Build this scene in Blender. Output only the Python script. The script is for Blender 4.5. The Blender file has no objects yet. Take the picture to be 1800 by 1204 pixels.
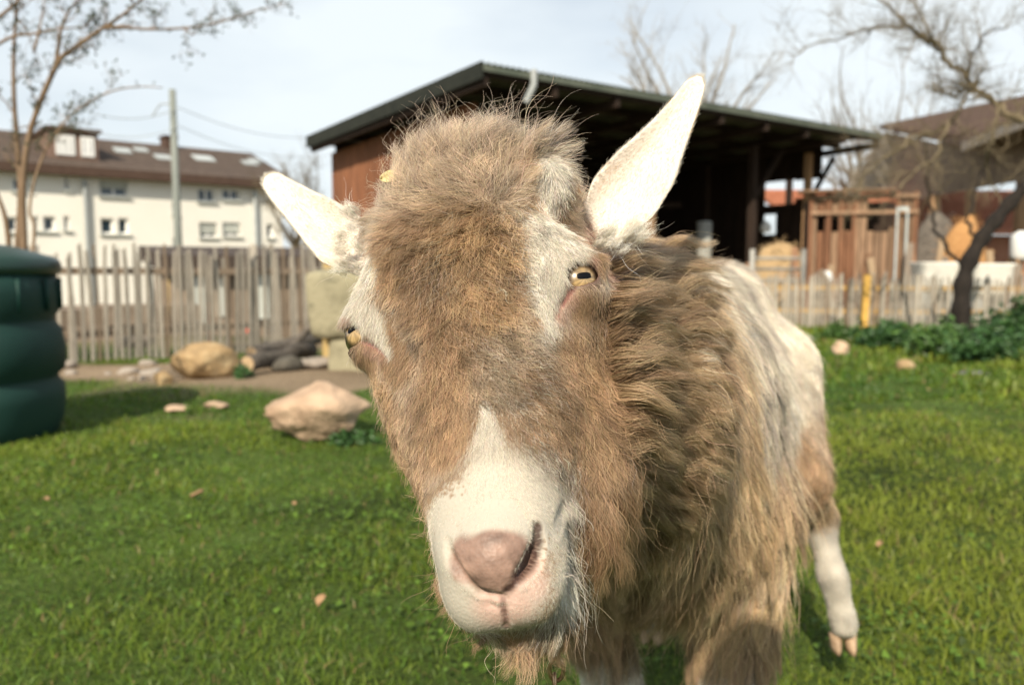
import bpy, bmesh, math, random
import numpy as np
from mathutils import Vector, Matrix
from mathutils.bvhtree import BVHTree
from mathutils.kdtree import KDTree
random.seed(7)
RNG = np.random.default_rng(11)
SC = bpy.context.scene
COL = SC.collection

# ------------------------------------------------------------------ camera
FPX = 1400.0                      # focal length in pixels of the 1800 px wide photograph
PITCH = math.radians(5.4)
CAM_H = 0.75
CAM = Vector((0.0, 0.0, CAM_H))
RIGHT = Vector((1, 0, 0))
FWD = Vector((0, math.cos(PITCH), -math.sin(PITCH)))
UP = Vector((0, math.sin(PITCH), math.cos(PITCH)))

def P(px, py, d):
    """world point seen at photograph pixel (px, py) at distance d along the view axis"""
    return CAM + FWD * d + RIGHT * ((px - 900) / FPX * d) + UP * ((602 - py) / FPX * d)

def G(px, py, z=0.0):
    """world point on the level z under photograph pixel (px, py)"""
    r = FWD + RIGHT * ((px - 900) / FPX) + UP * ((602 - py) / FPX)
    t = (z - CAM_H) / r.z
    return CAM + r * t

def at_y(px, py, y):
    r = FWD + RIGHT * ((px - 900) / FPX) + UP * ((602 - py) / FPX)
    return CAM + r * (y / r.y)

cam_data = bpy.data.cameras.new('camera')
cam_data.sensor_width = 36.0
cam_data.lens = 36.0 * FPX / 1800.0
cam_data.clip_start = 0.02
cam_data.clip_end = 600
cam_data.dof.use_dof = True
cam_data.dof.focus_distance = 0.445
cam_data.dof.aperture_fstop = 7.8
cam_data.dof.aperture_blades = 7
cam = bpy.data.objects.new('camera', cam_data)
cam.location = CAM
cam.rotation_euler = (math.pi / 2 - PITCH, 0, 0)
COL.objects.link(cam)
SC.camera = cam

# ------------------------------------------------------------------ sky and sun
SUN_DIR = Vector((-0.215, -0.78, 0.64)).normalized()       # towards the sun
elev = math.asin(SUN_DIR.z)
world = bpy.data.worlds.new('World')
SC.world = world
world.use_nodes = True
wt = world.node_tree
wt.nodes.clear()
wo = wt.nodes.new('ShaderNodeOutputWorld')
wb = wt.nodes.new('ShaderNodeBackground')
sky = wt.nodes.new('ShaderNodeTexSky')
sky.sky_type = 'NISHITA'
sky.sun_disc = False
sky.sun_elevation = elev
sky.sun_rotation = math.atan2(SUN_DIR.x, SUN_DIR.y)
sky.air_density = 1.0
sky.dust_density = 1.5
sky.ozone_density = 1.2
tc = wt.nodes.new('ShaderNodeTexCoord')
mp = wt.nodes.new('ShaderNodeMapping')
mp.inputs['Scale'].default_value = (1.0, 1.0, 3.2)
nz = wt.nodes.new('ShaderNodeTexNoise')
nz.inputs['Scale'].default_value = 1.5
nz.inputs['Detail'].default_value = 7
nz.inputs['Roughness'].default_value = 0.5
rp = wt.nodes.new('ShaderNodeValToRGB')
rp.color_ramp.elements[0].position = 0.25
rp.color_ramp.elements[0].color = (0.30, 0.30, 0.30, 1)
rp.color_ramp.elements[1].position = 0.62
rp.color_ramp.elements[1].color = (0.92, 0.92, 0.92, 1)
mx = wt.nodes.new('ShaderNodeMix')
mx.data_type = 'RGBA'
mx.inputs['B'].default_value = (9.1, 9.8, 10.1, 1)       # thin high cloud
wt.links.new(tc.outputs['Generated'], mp.inputs['Vector'])
wt.links.new(mp.outputs['Vector'], nz.inputs['Vector'])
wt.links.new(nz.outputs['Fac'], rp.inputs['Fac'])
wt.links.new(rp.outputs['Color'], mx.inputs['Factor'])
wt.links.new(sky.outputs['Color'], mx.inputs['A'])
wt.links.new(mx.outputs['Result'], wb.inputs['Color'])
wb.inputs['Strength'].default_value = 0.078
wt.links.new(wb.outputs['Background'], wo.inputs['Surface'])

sun_data = bpy.data.lights.new('sun', 'SUN')
sun_data.energy = 5.0
sun_data.angle = math.radians(0.55)
sun_data.color = (1.0, 0.89, 0.72)
sun = bpy.data.objects.new('sun', sun_data)
sun.rotation_euler = SUN_DIR.to_track_quat('Z', 'Y').to_euler()
sun.location = (-6, -6, 8)
COL.objects.link(sun)

SC.view_settings.view_transform = 'Standard'
SC.view_settings.look = 'None'
SC.view_settings.gamma = 1.0
SC.view_settings.use_curve_mapping = False
SC.view_settings.exposure = 0.45
SC.cycles.use_denoising = True
SC.cycles.max_bounces = 8
SC.cycles.diffuse_bounces = 3
SC.cycles.glossy_bounces = 2
SC.cycles.transmission_bounces = 4
SC.cycles_curves.shape = 'RIBBONS'
SC.cycles_curves.subdivisions = 2

# ------------------------------------------------------------------ helpers
def lin(r, g, b):
    """sRGB 0..255 to linear"""
    def f(c):
        c /= 255.0
        return c / 12.92 if c <= 0.04045 else ((c + 0.055) / 1.055) ** 2.4
    return (f(r), f(g), f(b), 1.0)

def new_mat(name):
    m = bpy.data.materials.new(name)
    m.use_nodes = True
    nt = m.node_tree
    return m, nt, nt.nodes['Principled BSDF']

def noise_mat(name, c1, c2, scale=6.0, rough=0.85, bump=0.0, bump_scale=30.0, stretch=(1, 1, 1), c3=None, spec=0.3, detail=6, contrast=0.25, coords='Object'):
    """two or three colours mixed by noise, with a fine bump"""
    m, nt, b = new_mat(name)
    t = nt.nodes.new('ShaderNodeTexCoord')
    mp_ = nt.nodes.new('ShaderNodeMapping')
    mp_.inputs['Scale'].default_value = stretch
    nt.links.new(t.outputs[coords], mp_.inputs['Vector'])
    n = nt.nodes.new('ShaderNodeTexNoise')
    n.inputs['Scale'].default_value = scale
    n.inputs['Detail'].default_value = detail
    nt.links.new(mp_.outputs['Vector'], n.inputs['Vector'])
    r = nt.nodes.new('ShaderNodeValToRGB')
    r.color_ramp.elements[0].position = 0.5 - contrast
    r.color_ramp.elements[1].position = 0.5 + contrast
    r.color_ramp.elements[0].color = tuple(c1[:3]) + (1,)
    r.color_ramp.elements[1].color = tuple(c2[:3]) + (1,)
    if c3 is not None:
        e = r.color_ramp.elements.new(0.5)
        e.color = tuple(c3[:3]) + (1,)
    nt.links.new(n.outputs['Fac'], r.inputs['Fac'])
    # every copied piece gets a slightly different shade
    oi = nt.nodes.new('ShaderNodeObjectInfo')
    mr = nt.nodes.new('ShaderNodeMapRange')
    mr.inputs['To Min'].default_value = 0.78
    mr.inputs['To Max'].default_value = 1.18
    nt.links.new(oi.outputs['Random'], mr.inputs['Value'])
    hs = nt.nodes.new('ShaderNodeHueSaturation')
    nt.links.new(mr.outputs['Result'], hs.inputs['Value'])
    nt.links.new(r.outputs['Color'], hs.inputs['Color'])
    nt.links.new(hs.outputs['Color'], b.inputs['Base Color'])
    b.inputs['Roughness'].default_value = rough
    b.inputs['Specular IOR Level'].default_value = spec
    if bump > 0:
        n2 = nt.nodes.new('ShaderNodeTexNoise')
        n2.inputs['Scale'].default_value = bump_scale
        n2.inputs['Detail'].default_value = 5
        nt.links.new(mp_.outputs['Vector'], n2.inputs['Vector'])
        bp = nt.nodes.new('ShaderNodeBump')
        bp.inputs['Strength'].default_value = bump
        bp.inputs['Distance'].default_value = 0.02
        nt.links.new(n2.outputs['Fac'], bp.inputs['Height'])
        nt.links.new(bp.outputs['Normal'], b.inputs['Normal'])
    return m

def attr_mat(name, attr='col', rough=0.8, spec=0.3, translucent=0.0):
    m, nt, b = new_mat(name)
    a = nt.nodes.new('ShaderNodeAttribute')
    a.attribute_name = attr
    nt.links.new(a.outputs['Color'], b.inputs['Base Color'])
    b.inputs['Roughness'].default_value = rough
    b.inputs['Specular IOR Level'].default_value = spec
    if translucent > 0:
        tr = nt.nodes.new('ShaderNodeBsdfTranslucent')
        nt.links.new(a.outputs['Color'], tr.inputs['Color'])
        ms = nt.nodes.new('ShaderNodeMixShader')
        ms.inputs['Fac'].default_value = translucent
        nt.links.new(b.outputs['BSDF'], ms.inputs[1])
        nt.links.new(tr.outputs['BSDF'], ms.inputs[2])
        nt.links.new(ms.outputs['Shader'], nt.nodes['Material Output'].inputs['Surface'])
    return m

def tag(o, label=None, cat=None, group=None, kind=None):
    if label: o['label'] = label
    if cat: o['category'] = cat
    if group: o['group'] = group
    if kind: o['kind'] = kind
    return o

def empty(name, loc=(0, 0, 0), rz=0.0):
    o = bpy.data.objects.new(name, None)
    o.location = loc
    o.rotation_euler = (0, 0, rz)
    o.empty_display_size = 0.1
    COL.objects.link(o)
    return o

def link_mesh(name, me, mat=None, parent=None, smooth=False):
    o = bpy.data.objects.new(name, me)
    if mat is not None and len(me.materials) == 0:
        me.materials.append(mat)
    if smooth:
        me.polygons.foreach_set('use_smooth', [True] * len(me.polygons))
    COL.objects.link(o)
    if parent is not None:
        o.parent = parent
    return o

class MB:
    """collects boxes, bars, tubes and lathes, then links them as ONE mesh object"""
    def __init__(self):
        self.v = []; self.f = []
    def add(self, vs, fs):
        o = len(self.v)
        self.v += [tuple(p) for p in vs]
        self.f += [tuple(i + o for i in q) for q in fs]
        return self
    def box(self, x0, x1, y0, y1, z0, z1, M=None, jit=0.0):
        vs = [Vector((x, y, z)) for x in (x0, x1) for y in (y0, y1) for z in (z0, z1)]
        if jit: vs = [v + Vector((random.uniform(-jit, jit),) * 1 + (random.uniform(-jit, jit), random.uniform(-jit, jit))) for v in vs]
        if M is not None: vs = [M @ v for v in vs]
        return self.add(vs, [(0, 1, 3, 2), (4, 6, 7, 5), (0, 4, 5, 1), (2, 3, 7, 6), (0, 2, 6, 4), (1, 5, 7, 3)])
    def bar(self, a, b, w, h, up=Vector((0, 0, 1))):
        """rectangular bar from a to b, w across, h along up"""
        a = Vector(a); b = Vector(b)
        d = (b - a).normalized()
        s = d.cross(up)
        if s.length < 1e-4: s = d.cross(Vector((0, 1, 0)))
        s.normalize(); t = s.cross(d)
        vs = [p + s * (i * w / 2) + t * (j * h / 2) for p in (a, b) for i in (-1, 1) for j in (-1, 1)]
        return self.add(vs, [(0, 1, 3, 2), (4, 6, 7, 5), (0, 4, 5, 1), (2, 3, 7, 6), (0, 2, 6, 4), (1, 5, 7, 3)])
    def tube(self, pts, rads, n=6, cap=True):
        pts = [Vector(p) for p in pts]
        rings = []
        ref = Vector((0.31, 0.17, 0.93))
        for i, p in enumerate(pts):
            d = (pts[min(i + 1, len(pts) - 1)] - pts[max(i - 1, 0)])
            if d.length < 1e-9: d = Vector((0, 0, 1))
            d.normalize()
            s = d.cross(ref)
            if s.length < 1e-3: s = d.cross(Vector((1, 0, 0)))
            s.normalize(); t = d.cross(s)
            r = rads[i] if hasattr(rads, '__len__') else rads
            rings.append([p + (s * math.cos(2 * math.pi * k / n) + t * math.sin(2 * math.pi * k / n)) * r for k in range(n)])
        vs = [q for ring in rings for q in ring]
        fs = []
        for i in range(len(pts) - 1):
            for k in range(n):
                fs.append((i * n + k, i * n + (k + 1) % n, (i + 1) * n + (k + 1) % n, (i + 1) * n + k))
        if cap:
            fs.append(tuple(range(n))[::-1]); fs.append(tuple((len(pts) - 1) * n + k for k in range(n)))
        return self.add(vs, fs)
    def lathe(self, prof, n=24, c=(0, 0, 0), wob=None):
        vs = []; fs = []
        for i, (r, z) in enumerate(prof):
            for k in range(n):
                a = 2 * math.pi * k / n
                rr = r * (wob(a, z) if wob else 1)
                vs.append((c[0] + rr * math.cos(a), c[1] + rr * math.sin(a), c[2] + z))
        for i in range(len(prof) - 1):
            for k in range(n):
                fs.append((i * n + k, i * n + (k + 1) % n, (i + 1) * n + (k + 1) % n, (i + 1) * n + k))
        fs.append(tuple(range(n))[::-1]); fs.append(tuple((len(prof) - 1) * n + k for k in range(n)))
        return self.add(vs, fs)
    def mesh(self, name):
        me = bpy.data.meshes.new(name)
        me.from_pydata(self.v, [], self.f)
        me.update()
        return me
    def build(self, name, mat, parent=None, smooth=False):
        return link_mesh(name, self.mesh(name), mat, parent, smooth)

def np_mesh(name, v, f):
    """mesh from numpy arrays (f: n x 3 or n x 4)"""
    me = bpy.data.meshes.new(name)
    v = np.ascontiguousarray(v, dtype=np.float32); f = np.ascontiguousarray(f, dtype=np.int32)
    n, k = f.shape
    me.vertices.add(len(v)); me.vertices.foreach_set('co', v.ravel())
    me.loops.add(n * k); me.loops.foreach_set('vertex_index', f.ravel())
    me.polygons.add(n)
    me.polygons.foreach_set('loop_start', np.arange(0, n * k, k, dtype=np.int32))
    me.update(calc_edges=True)
    return me

def col_attr(me, cols, name='col'):
    a = me.color_attributes.new(name, 'FLOAT_COLOR', 'POINT')
    c = np.ones((len(cols), 4), dtype=np.float32); c[:, :3] = cols[:, :3]
    a.data.foreach_set('color', c.ravel())

def vnoise(p, seed=0):
    """cheap smooth noise -1..1 for an n x 3 array: a sum of warped sines"""
    r = np.random.default_rng(seed)
    out = np.zeros(len(p))
    for k in range(7):
        d = r.normal(size=3); d /= np.linalg.norm(d)
        fq = r.uniform(0.6, 1.9); ph = r.uniform(0, 6.28)
        d2 = r.normal(size=3)
        out += np.sin(fq * (p @ d) + ph + 0.9 * np.sin((p @ d2) * 0.7 + ph * 2))
    return out / 3.2
# ------------------------------------------------------------------ ground, grass
def ground_z(x, y):
    x = np.asarray(x, float); y = np.asarray(y, float)
    z = .018 * np.sin(x * 1.7 + y * .9) * np.sin(y * 1.3 - x * .5) + .010 * np.sin(x * 4.1 - y * 3.3)
    near = np.clip((y - 1.2) / 1.5, 0, 1)
    z = z * near
    # the land falls away behind the paling fence on the left
    left = 1 / (1 + np.exp((x + 1.5) / .8))
    z = z - 1.55 * left * np.clip((y - 8.6) / 5.0, 0, 1) ** 1.3
    return z

def axis2(lo, hi, flo, fhi, fine, n):
    a = np.concatenate([flo - np.geomspace(.5, flo - lo, n)[::-1], np.arange(flo, fhi, fine), fhi + np.geomspace(.5, hi - fhi, n)])
    return np.unique(a)
gx = axis2(-260, 260, -7, 8, .10, 26); gy = axis2(-60, 420, -1.0, 13, .10, 26)
XX, YY = np.meshgrid(gx, gy, indexing='ij')
ZZ = ground_z(XX, YY)
gv = np.stack([XX.ravel(), YY.ravel(), ZZ.ravel()], 1)
ni, nj = XX.shape
ii, jj = np.meshgrid(np.arange(ni - 1), np.arange(nj - 1), indexing='ij')
a = (ii * nj + jj).ravel()
gf = np.stack([a, a + nj, a + nj + 1, a + 1], 1)
ground_me = np_mesh('ground', gv, gf)

def bare_soil(x, y):
    """0..1: worn earth patches on the left by the rocks and under the fence"""
    p = np.stack([x * 2.2, y * 2.2, 0 * x], 1)
    n = vnoise(p, 61); n2 = vnoise(p * 3.1, 62)
    d1 = .62 * np.exp(-(((x + 1.45) / .55) ** 2 + ((y - 3.75) / .55) ** 2))
    d2 = np.exp(-(((x + 1.3) / 1.3) ** 2 + ((y - 5.3) / .7) ** 2))
    d3 = np.exp(-(((x + 2.6) / 1.6) ** 2 + ((y - 5.75) / .5) ** 2))
    d4 = .25 * np.exp(-(((x - .75) / .7) ** 2 + ((y - 1.45) / .25) ** 2))
    s = np.maximum.reduce([d1 * .85, d2 * 1.3, d3 * 1.5, d4]) + .20 * n + .16 * n2
    far = np.clip((y - 6.6) / .8, 0, 1) * (x < 2) + np.clip((y - 9.6) / .8, 0, 1) * (x >= 2)
    return np.clip((s - .42) / .30, 0, 1) * (1 - far) + far * np.clip(.55 + .4 * n, 0, 1)

b = bare_soil(gv[:, 0], gv[:, 1])[:, None]
n1 = vnoise(gv * np.array([1.3, 1.3, 0]), 63)[:, None]; n2 = vnoise(gv * np.array([7., 7., 0]), 64)[:, None]
gc = np.array([.050, .075, .016]) * (1 + .3 * n1 + .25 * n2) * (1 - b) + np.array([.20, .150, .100]) * (1 + .2 * n2 + .15 * n1) * b
col_attr(ground_me, np.clip(gc, .004, .6))
m_ground, nt_, b_ = new_mat('soil_and_turf')
a_ = nt_.nodes.new('ShaderNodeAttribute'); a_.attribute_name = 'col'
nn = nt_.nodes.new('ShaderNodeTexNoise'); nn.inputs['Scale'].default_value = 38; nn.inputs['Detail'].default_value = 8
tt = nt_.nodes.new('ShaderNodeTexCoord'); nt_.links.new(tt.outputs['Object'], nn.inputs['Vector'])
mr_ = nt_.nodes.new('ShaderNodeMapRange'); mr_.inputs['To Min'].default_value = .45; mr_.inputs['To Max'].default_value = 1.55
nt_.links.new(nn.outputs['Fac'], mr_.inputs['Value'])
hs_ = nt_.nodes.new('ShaderNodeHueSaturation'); nt_.links.new(a_.outputs['Color'], hs_.inputs['Color']); nt_.links.new(mr_.outputs['Result'], hs_.inputs['Value'])
nt_.links.new(hs_.outputs['Color'], b_.inputs['Base Color']); b_.inputs['Roughness'].default_value = .95; b_.inputs['Specular IOR Level'].default_value = .1
bp_ = nt_.nodes.new('ShaderNodeBump'); bp_.inputs['Strength'].default_value = .8; bp_.inputs['Distance'].default_value = .02
nt_.links.new(nn.outputs['Fac'], bp_.inputs['Height']); nt_.links.new(bp_.outputs['Normal'], b_.inputs['Normal'])
ground = link_mesh('ground', ground_me, m_ground, None, True)
tag(ground, 'ground of the goat paddock', None, None, 'structure')

def blades(count, ylo, yhi, hgt, wid, seed, skip=None, dens_pow=1.4, colour=None):
    """grass blades: three bent quads each, thicker and taller in tufts"""
    r = np.random.default_rng(seed)
    u = r.random(count * 2)
    y = (ylo ** (2 - dens_pow) + u * (yhi ** (2 - dens_pow) - ylo ** (2 - dens_pow))) ** (1 / (2 - dens_pow))
    x = (r.random(count * 2) * 2 - 1) * (y * .70 + .35)
    tuft = vnoise(np.stack([x * 5.5, y * 5.5, 0 * x], 1), 71) * .6 + vnoise(np.stack([x * 15, y * 15, 0 * x], 1), 72) * .5
    big = vnoise(np.stack([x * 1.1, y * 1.1, 0 * x], 1), 73)
    keep = r.random(count * 2) > bare_soil(x, y) * 1.02
    if skip is not None: keep &= ~skip(x, y)
    x = x[keep][:count]; y = y[keep][:count]; tuft = tuft[keep][:count]; big = big[keep][:count]
    n = len(x)
    h = hgt * (.45 + .9 * r.random(n) ** 1.6) * (1 + .55 * tuft + .25 * big) * (1 + .12 * np.clip(y - 3, 0, 4)) * (1 - .5 * bare_soil(x, y))
    h = np.clip(h, .008, .12)
    w = wid * r.uniform(.6, 1.4, n) * np.clip(y / 2.0, .8, 2.2)
    az = r.uniform(0, 6.283, n); lean = r.uniform(.25, 1.7, n) ** 1.2
    sx, sy = np.cos(az), np.sin(az)
    az2 = az + r.uniform(-1.2, 1.2, n)
    lx, ly = -np.sin(az2), np.cos(az2)
    base = np.stack([x, y, ground_z(x, y) - .004], 1)
    V = np.zeros((n, 7, 3))
    for k, (t, ww) in enumerate(((0, 1), (.42, .85), (.75, .55))):
        bend = lean * t ** 1.8
        c = base + np.stack([lx * h * bend * .8, ly * h * bend * .8, h * t * (1 - .30 * lean * t)], 1)
        V[:, 2 * k] = c - np.stack([sx, sy, 0 * sx], 1) * (w * ww / 2)[:, None]
        V[:, 2 * k + 1] = c + np.stack([sx, sy, 0 * sx], 1) * (w * ww / 2)[:, None]
    V[:, 6] = base + np.stack([lx * h * lean * .8, ly * h * lean * .8, h * (1 - .30 * lean)], 1)
    o = (np.arange(n) * 7)[:, None]
    tri = np.concatenate([o + np.array([q]) for q in ((0, 1, 3), (0, 3, 2), (2, 3, 5), (2, 5, 4), (4, 5, 6))])
    base_c = np.array([.118, .212, .024]); yel = np.array([.240, .278, .034]); deep = np.array([.056, .130, .022]); dry = np.array([.30, .22, .10])
    m = np.clip(.50 + .45 * big + .30 * tuft + .25 * r.normal(size=n), 0, 1)[:, None]
    right = np.clip((x + .2) / 1.5, 0, 1)[:, None] * .35
    c = deep * (1 - m) + base_c * m
    c = c + (yel - c) * np.clip(.14 + right + .34 * big[:, None] + .25 * tuft[:, None] + .20 * r.normal(size=(n, 1)), 0, .9)
    isdry = (r.random(n) < (.05 + .15 * bare_soil(x, y)))
    c[isdry] = dry * r.uniform(.6, 1.2, (isdry.sum(), 1))
    c = c * (1 + .15 * r.normal(size=(n, 1)))
    return V.reshape(-1, 3), tri, np.repeat(np.clip(c, .01, .5), 7, axis=0)
m_grass = attr_mat('grass_blade', rough=.45, spec=.35, translucent=.45)
v1, f1, c1 = blades(150000, 1.15, 6.6, .025, .0034, 81)
v2, f2, c2 = blades(26000, 4.5, 9.8, .05, .008, 82, skip=lambda x, y: (x < 1.2), dens_pow=1.0)
# clover and small broad weeds among the blades
def weeds(count, seed):
    r = np.random.default_rng(seed)
    y = 1.2 + 4.8 * r.random(count * 3) ** 1.4; x = (r.random(count * 3) * 2 - 1) * (y * .70 + .3)
    k = (r.random(count * 3) < 1 / (1 + np.exp(-(vnoise(np.stack([x * 2.6, y * 2.6, 0 * x], 1), 91) + .5 * vnoise(np.stack([x * 9., y * 9., 0 * x], 1), 92) - .45) * 5))) & (bare_soil(x, y) < .5)
    x = x[k][:count]; y = y[k][:count]; n = len(x)
    s = r.uniform(.004, .010, n) * np.clip(y / 2, 1, 1.8); az = r.uniform(0, 6.28, n); tl = r.normal(size=(n, 2)) * .35
    z = ground_z(x, y) + r.uniform(.008, .030, n)
    V = np.zeros((n, 7, 3))
    V[:, 6] = np.stack([x, y, z - s * .15], 1)
    for j in range(6):
        a = az + j * math.pi / 3; rr = s * (1 if j % 2 == 0 else .62)
        dx, dy = np.cos(a) * rr, np.sin(a) * rr
        V[:, j] = np.stack([x + dx, y + dy, z + dx * tl[:, 0] + dy * tl[:, 1]], 1)
    o = (np.arange(n) * 7)[:, None]
    tri = np.concatenate([o + np.array([[j, (j + 1) % 6, 6]]) for j in range(6)])
    c = np.array([.095, .165, .022]) * (1 + .35 * r.normal(size=(n, 1))).clip(.4, 1.8)
    return V.reshape(-1, 3), tri, np.repeat(c, 7, axis=0)
v3, f3, c3 = weeds(8000, 83)
f2 = np.concatenate([f2, f3 + len(v2)]); v2 = np.concatenate([v2, v3]); c2 = np.concatenate([c2, c3])
gme = np_mesh('grass', np.concatenate([v1, v2]), np.concatenate([f1, f2 + len(v1)]))
col_attr(gme, np.concatenate([c1, c2]))
grass = link_mesh('grass', gme, m_grass)
tag(grass, 'short sunlit green grass of the paddock', 'grass', None, 'stuff')
# ------------------------------------------------------------------ apartment house far left
def frame_on(a, b):
    """frame on a vertical wall: origin a, x along a->b, z up, y outwards towards the camera"""
    a = Vector((a.x, a.y, 0)); b = Vector((b.x, b.y, 0))
    s = (b - a).normalized(); n = Vector((s.y, -s.x, 0))
    if n.dot(CAM - a) < 0: n = -n
    return a, s, n
def on_plane(px, py, a, n):
    r = FWD + RIGHT * ((px - 900) / FPX) + UP * ((602 - py) / FPX)
    return CAM + r * ((a - CAM).dot(n) / r.dot(n))
m_plaster = noise_mat('cream_plaster', (.82, .79, .71), (.86, .84, .77), scale=.8, rough=.9, bump=.15, bump_scale=60)
m_plinth = noise_mat('grey_plinth', (.22, .19, .16), (.30, .26, .21), scale=3)
m_roof = noise_mat('brown_roof_tile', (.055, .040, .033), (.105, .078, .062), scale=5, rough=.8, bump=.4, bump_scale=14, c3=(.080, .058, .046))
m_fascia = noise_mat('dark_brown_fascia', (.060, .036, .026), (.085, .052, .038), scale=4)
m_white = noise_mat('white_frame', (.72, .72, .70), (.80, .80, .78), scale=3, rough=.5)
m_glass, nt_, b_ = new_mat('window_glass')
b_.inputs['Base Color'].default_value = (.035, .060, .080, 1); b_.inputs['Roughness'].default_value = .08; b_.inputs['Specular IOR Level'].default_value = .7
m_shutter = noise_mat('grey_shutter', (.42, .44, .40), (.52, .54, .50), scale=4, rough=.6)
m_metal = noise_mat('galvanised_metal', (.30, .33, .33), (.40, .42, .42), scale=6, rough=.45)

house = empty('apartment_building', tuple(at_y(240, 470, 31).xy) + (-1.5,))
tag(house, 'long cream apartment house with brown tiled roof, dormer and white windows beyond the paling fence', 'building')
bpy.context.view_layer.update()
HO = Vector(house.location)
A0 = at_y(-230, 470, 25.2); B0 = at_y(498, 470, 34.0)
ha, hs, hn = frame_on(A0, B0)
HLEN = (Vector((B0.x, B0.y, 0)) - ha).length
def hp(s, o, z): return ha + hs * s + hn * o + Vector((0, 0, z)) - HO
def hbox(mb, s0, s1, o0, o1, z0, z1):
    vs = [hp(s, o, z) for s in (s0, s1) for o in (o0, o1) for z in (z0, z1)]
    return mb.add(vs, [(0, 1, 3, 2), (4, 6, 7, 5), (0, 4, 5, 1), (2, 3, 7, 6), (0, 2, 6, 4), (1, 5, 7, 3)])
def h_sz(px, py):
    q = on_plane(px, py, ha, hn); return (q - ha).dot(hs), q.z
EAVE = 4.30; RIDGE = 5.80; DEP = 8.4
WINS = []   # (s0, s1, z0, z1, kind)
for x0, x1, y0, y1, kind in ((112, 122, 311, 335, 'w'), (174, 226, 316, 347, 'b'), (347, 379, 330, 356, 'w'), (390, 422, 331, 353, 'w'),
                             (58, 69, 380, 406, 'w'), (75, 98, 380, 407, 'w'), (111, 123, 380, 405, 'w'), (176, 201, 383, 412, 'w'), (207, 227, 383, 412, 'w'),
                             (302, 311, 355, 377, 'w'), (303, 311, 418, 436, 'w'), (350, 382, 391, 418, 's'), (391, 423, 391, 416, 's'), (468, 481, 394, 418, 'w'),
                             (10, 32, 381, 408, 'w'), (-60, -30, 382, 410, 'w'), (20, 40, 312, 336, 'w'), (-70, -40, 312, 338, 'w')):
    s0, za = h_sz(x0, y0); s1, zb = h_sz(x1, y1)
    WINS.append((s0, s1, zb, za, kind))
# wall with openings: grid of cells, window cells left open
ss = sorted(set([0, HLEN] + [w[0] for w in WINS] + [w[1] for w in WINS])); zs = sorted(set([-.62, EAVE] + [w[2] for w in WINS] + [w[3] for w in WINS]))
mb = MB()
for i in range(len(ss) - 1):
    for j in range(len(zs) - 1):
        cs, cz = (ss[i] + ss[i + 1]) / 2, (zs[j] + zs[j + 1]) / 2
        if any(w[0] < cs < w[1] and w[2] < cz < w[3] for w in WINS): continue
        mb.add([hp(ss[i], 0, zs[j]), hp(ss[i + 1], 0, zs[j]), hp(ss[i + 1], 0, zs[j + 1]), hp(ss[i], 0, zs[j + 1])], [(0, 1, 2, 3)])
for w in WINS:   # reveals
    for (sa, zaa), (sb, zbb) in (((w[0], w[2]), (w[1], w[2])), ((w[1], w[2]), (w[1], w[3])), ((w[1], w[3]), (w[0], w[3])), ((w[0], w[3]), (w[0], w[2]))):
        mb.add([hp(sa, 0, zaa), hp(sb, 0, zbb), hp(sb, -.22, zbb), hp(sa, -.22, zaa)], [(0, 1, 2, 3)])
# gable and back walls
mb.add([hp(HLEN, 0, -.62), hp(HLEN, -DEP, -.62), hp(HLEN, -DEP, EAVE), hp(HLEN, -DEP / 2, RIDGE - .15), hp(HLEN, 0, EAVE)], [(0, 1, 2, 3, 4)])
mb.add([hp(0, 0, -.62), hp(0, -DEP, -.62), hp(0, -DEP, EAVE), hp(0, -DEP / 2, RIDGE - .15), hp(0, 0, EAVE)], [(4, 3, 2, 1, 0)])
mb.add([hp(0, -DEP, -.62), hp(HLEN, -DEP, -.62), hp(HLEN, -DEP, EAVE), hp(0, -DEP, EAVE)], [(3, 2, 1, 0)])
mb.build('wall', m_plaster, house)
hbox(MB(), -.02, HLEN + .02, -DEP - .02, .04, -1.75, -.622).build('plinth', m_plinth, house)
rf = MB()
OV = .42
def slab(mb, s0, s1, o0, z0, o1, z1, th):
    vs = [hp(s, o, z + d) for s in (s0, s1) for (o, z) in ((o0, z0), (o1, z1)) for d in (0, th)]
    return mb.add(vs, [(0, 1, 3, 2), (4, 6, 7, 5), (0, 4, 5, 1), (2, 3, 7, 6), (0, 2, 6, 4), (1, 5, 7, 3)])
sl = (RIDGE - EAVE) / (DEP / 2)
slab(rf, -.4, HLEN + .45, OV, EAVE - sl * OV + .03, -DEP / 2, RIDGE + .03, .16)
slab(rf, -.4, HLEN + .45, -DEP - OV, EAVE - sl * OV + .03, -DEP / 2 - .003, RIDGE + .03, .16)
roof = rf.build('roof', m_roof, house)
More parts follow.
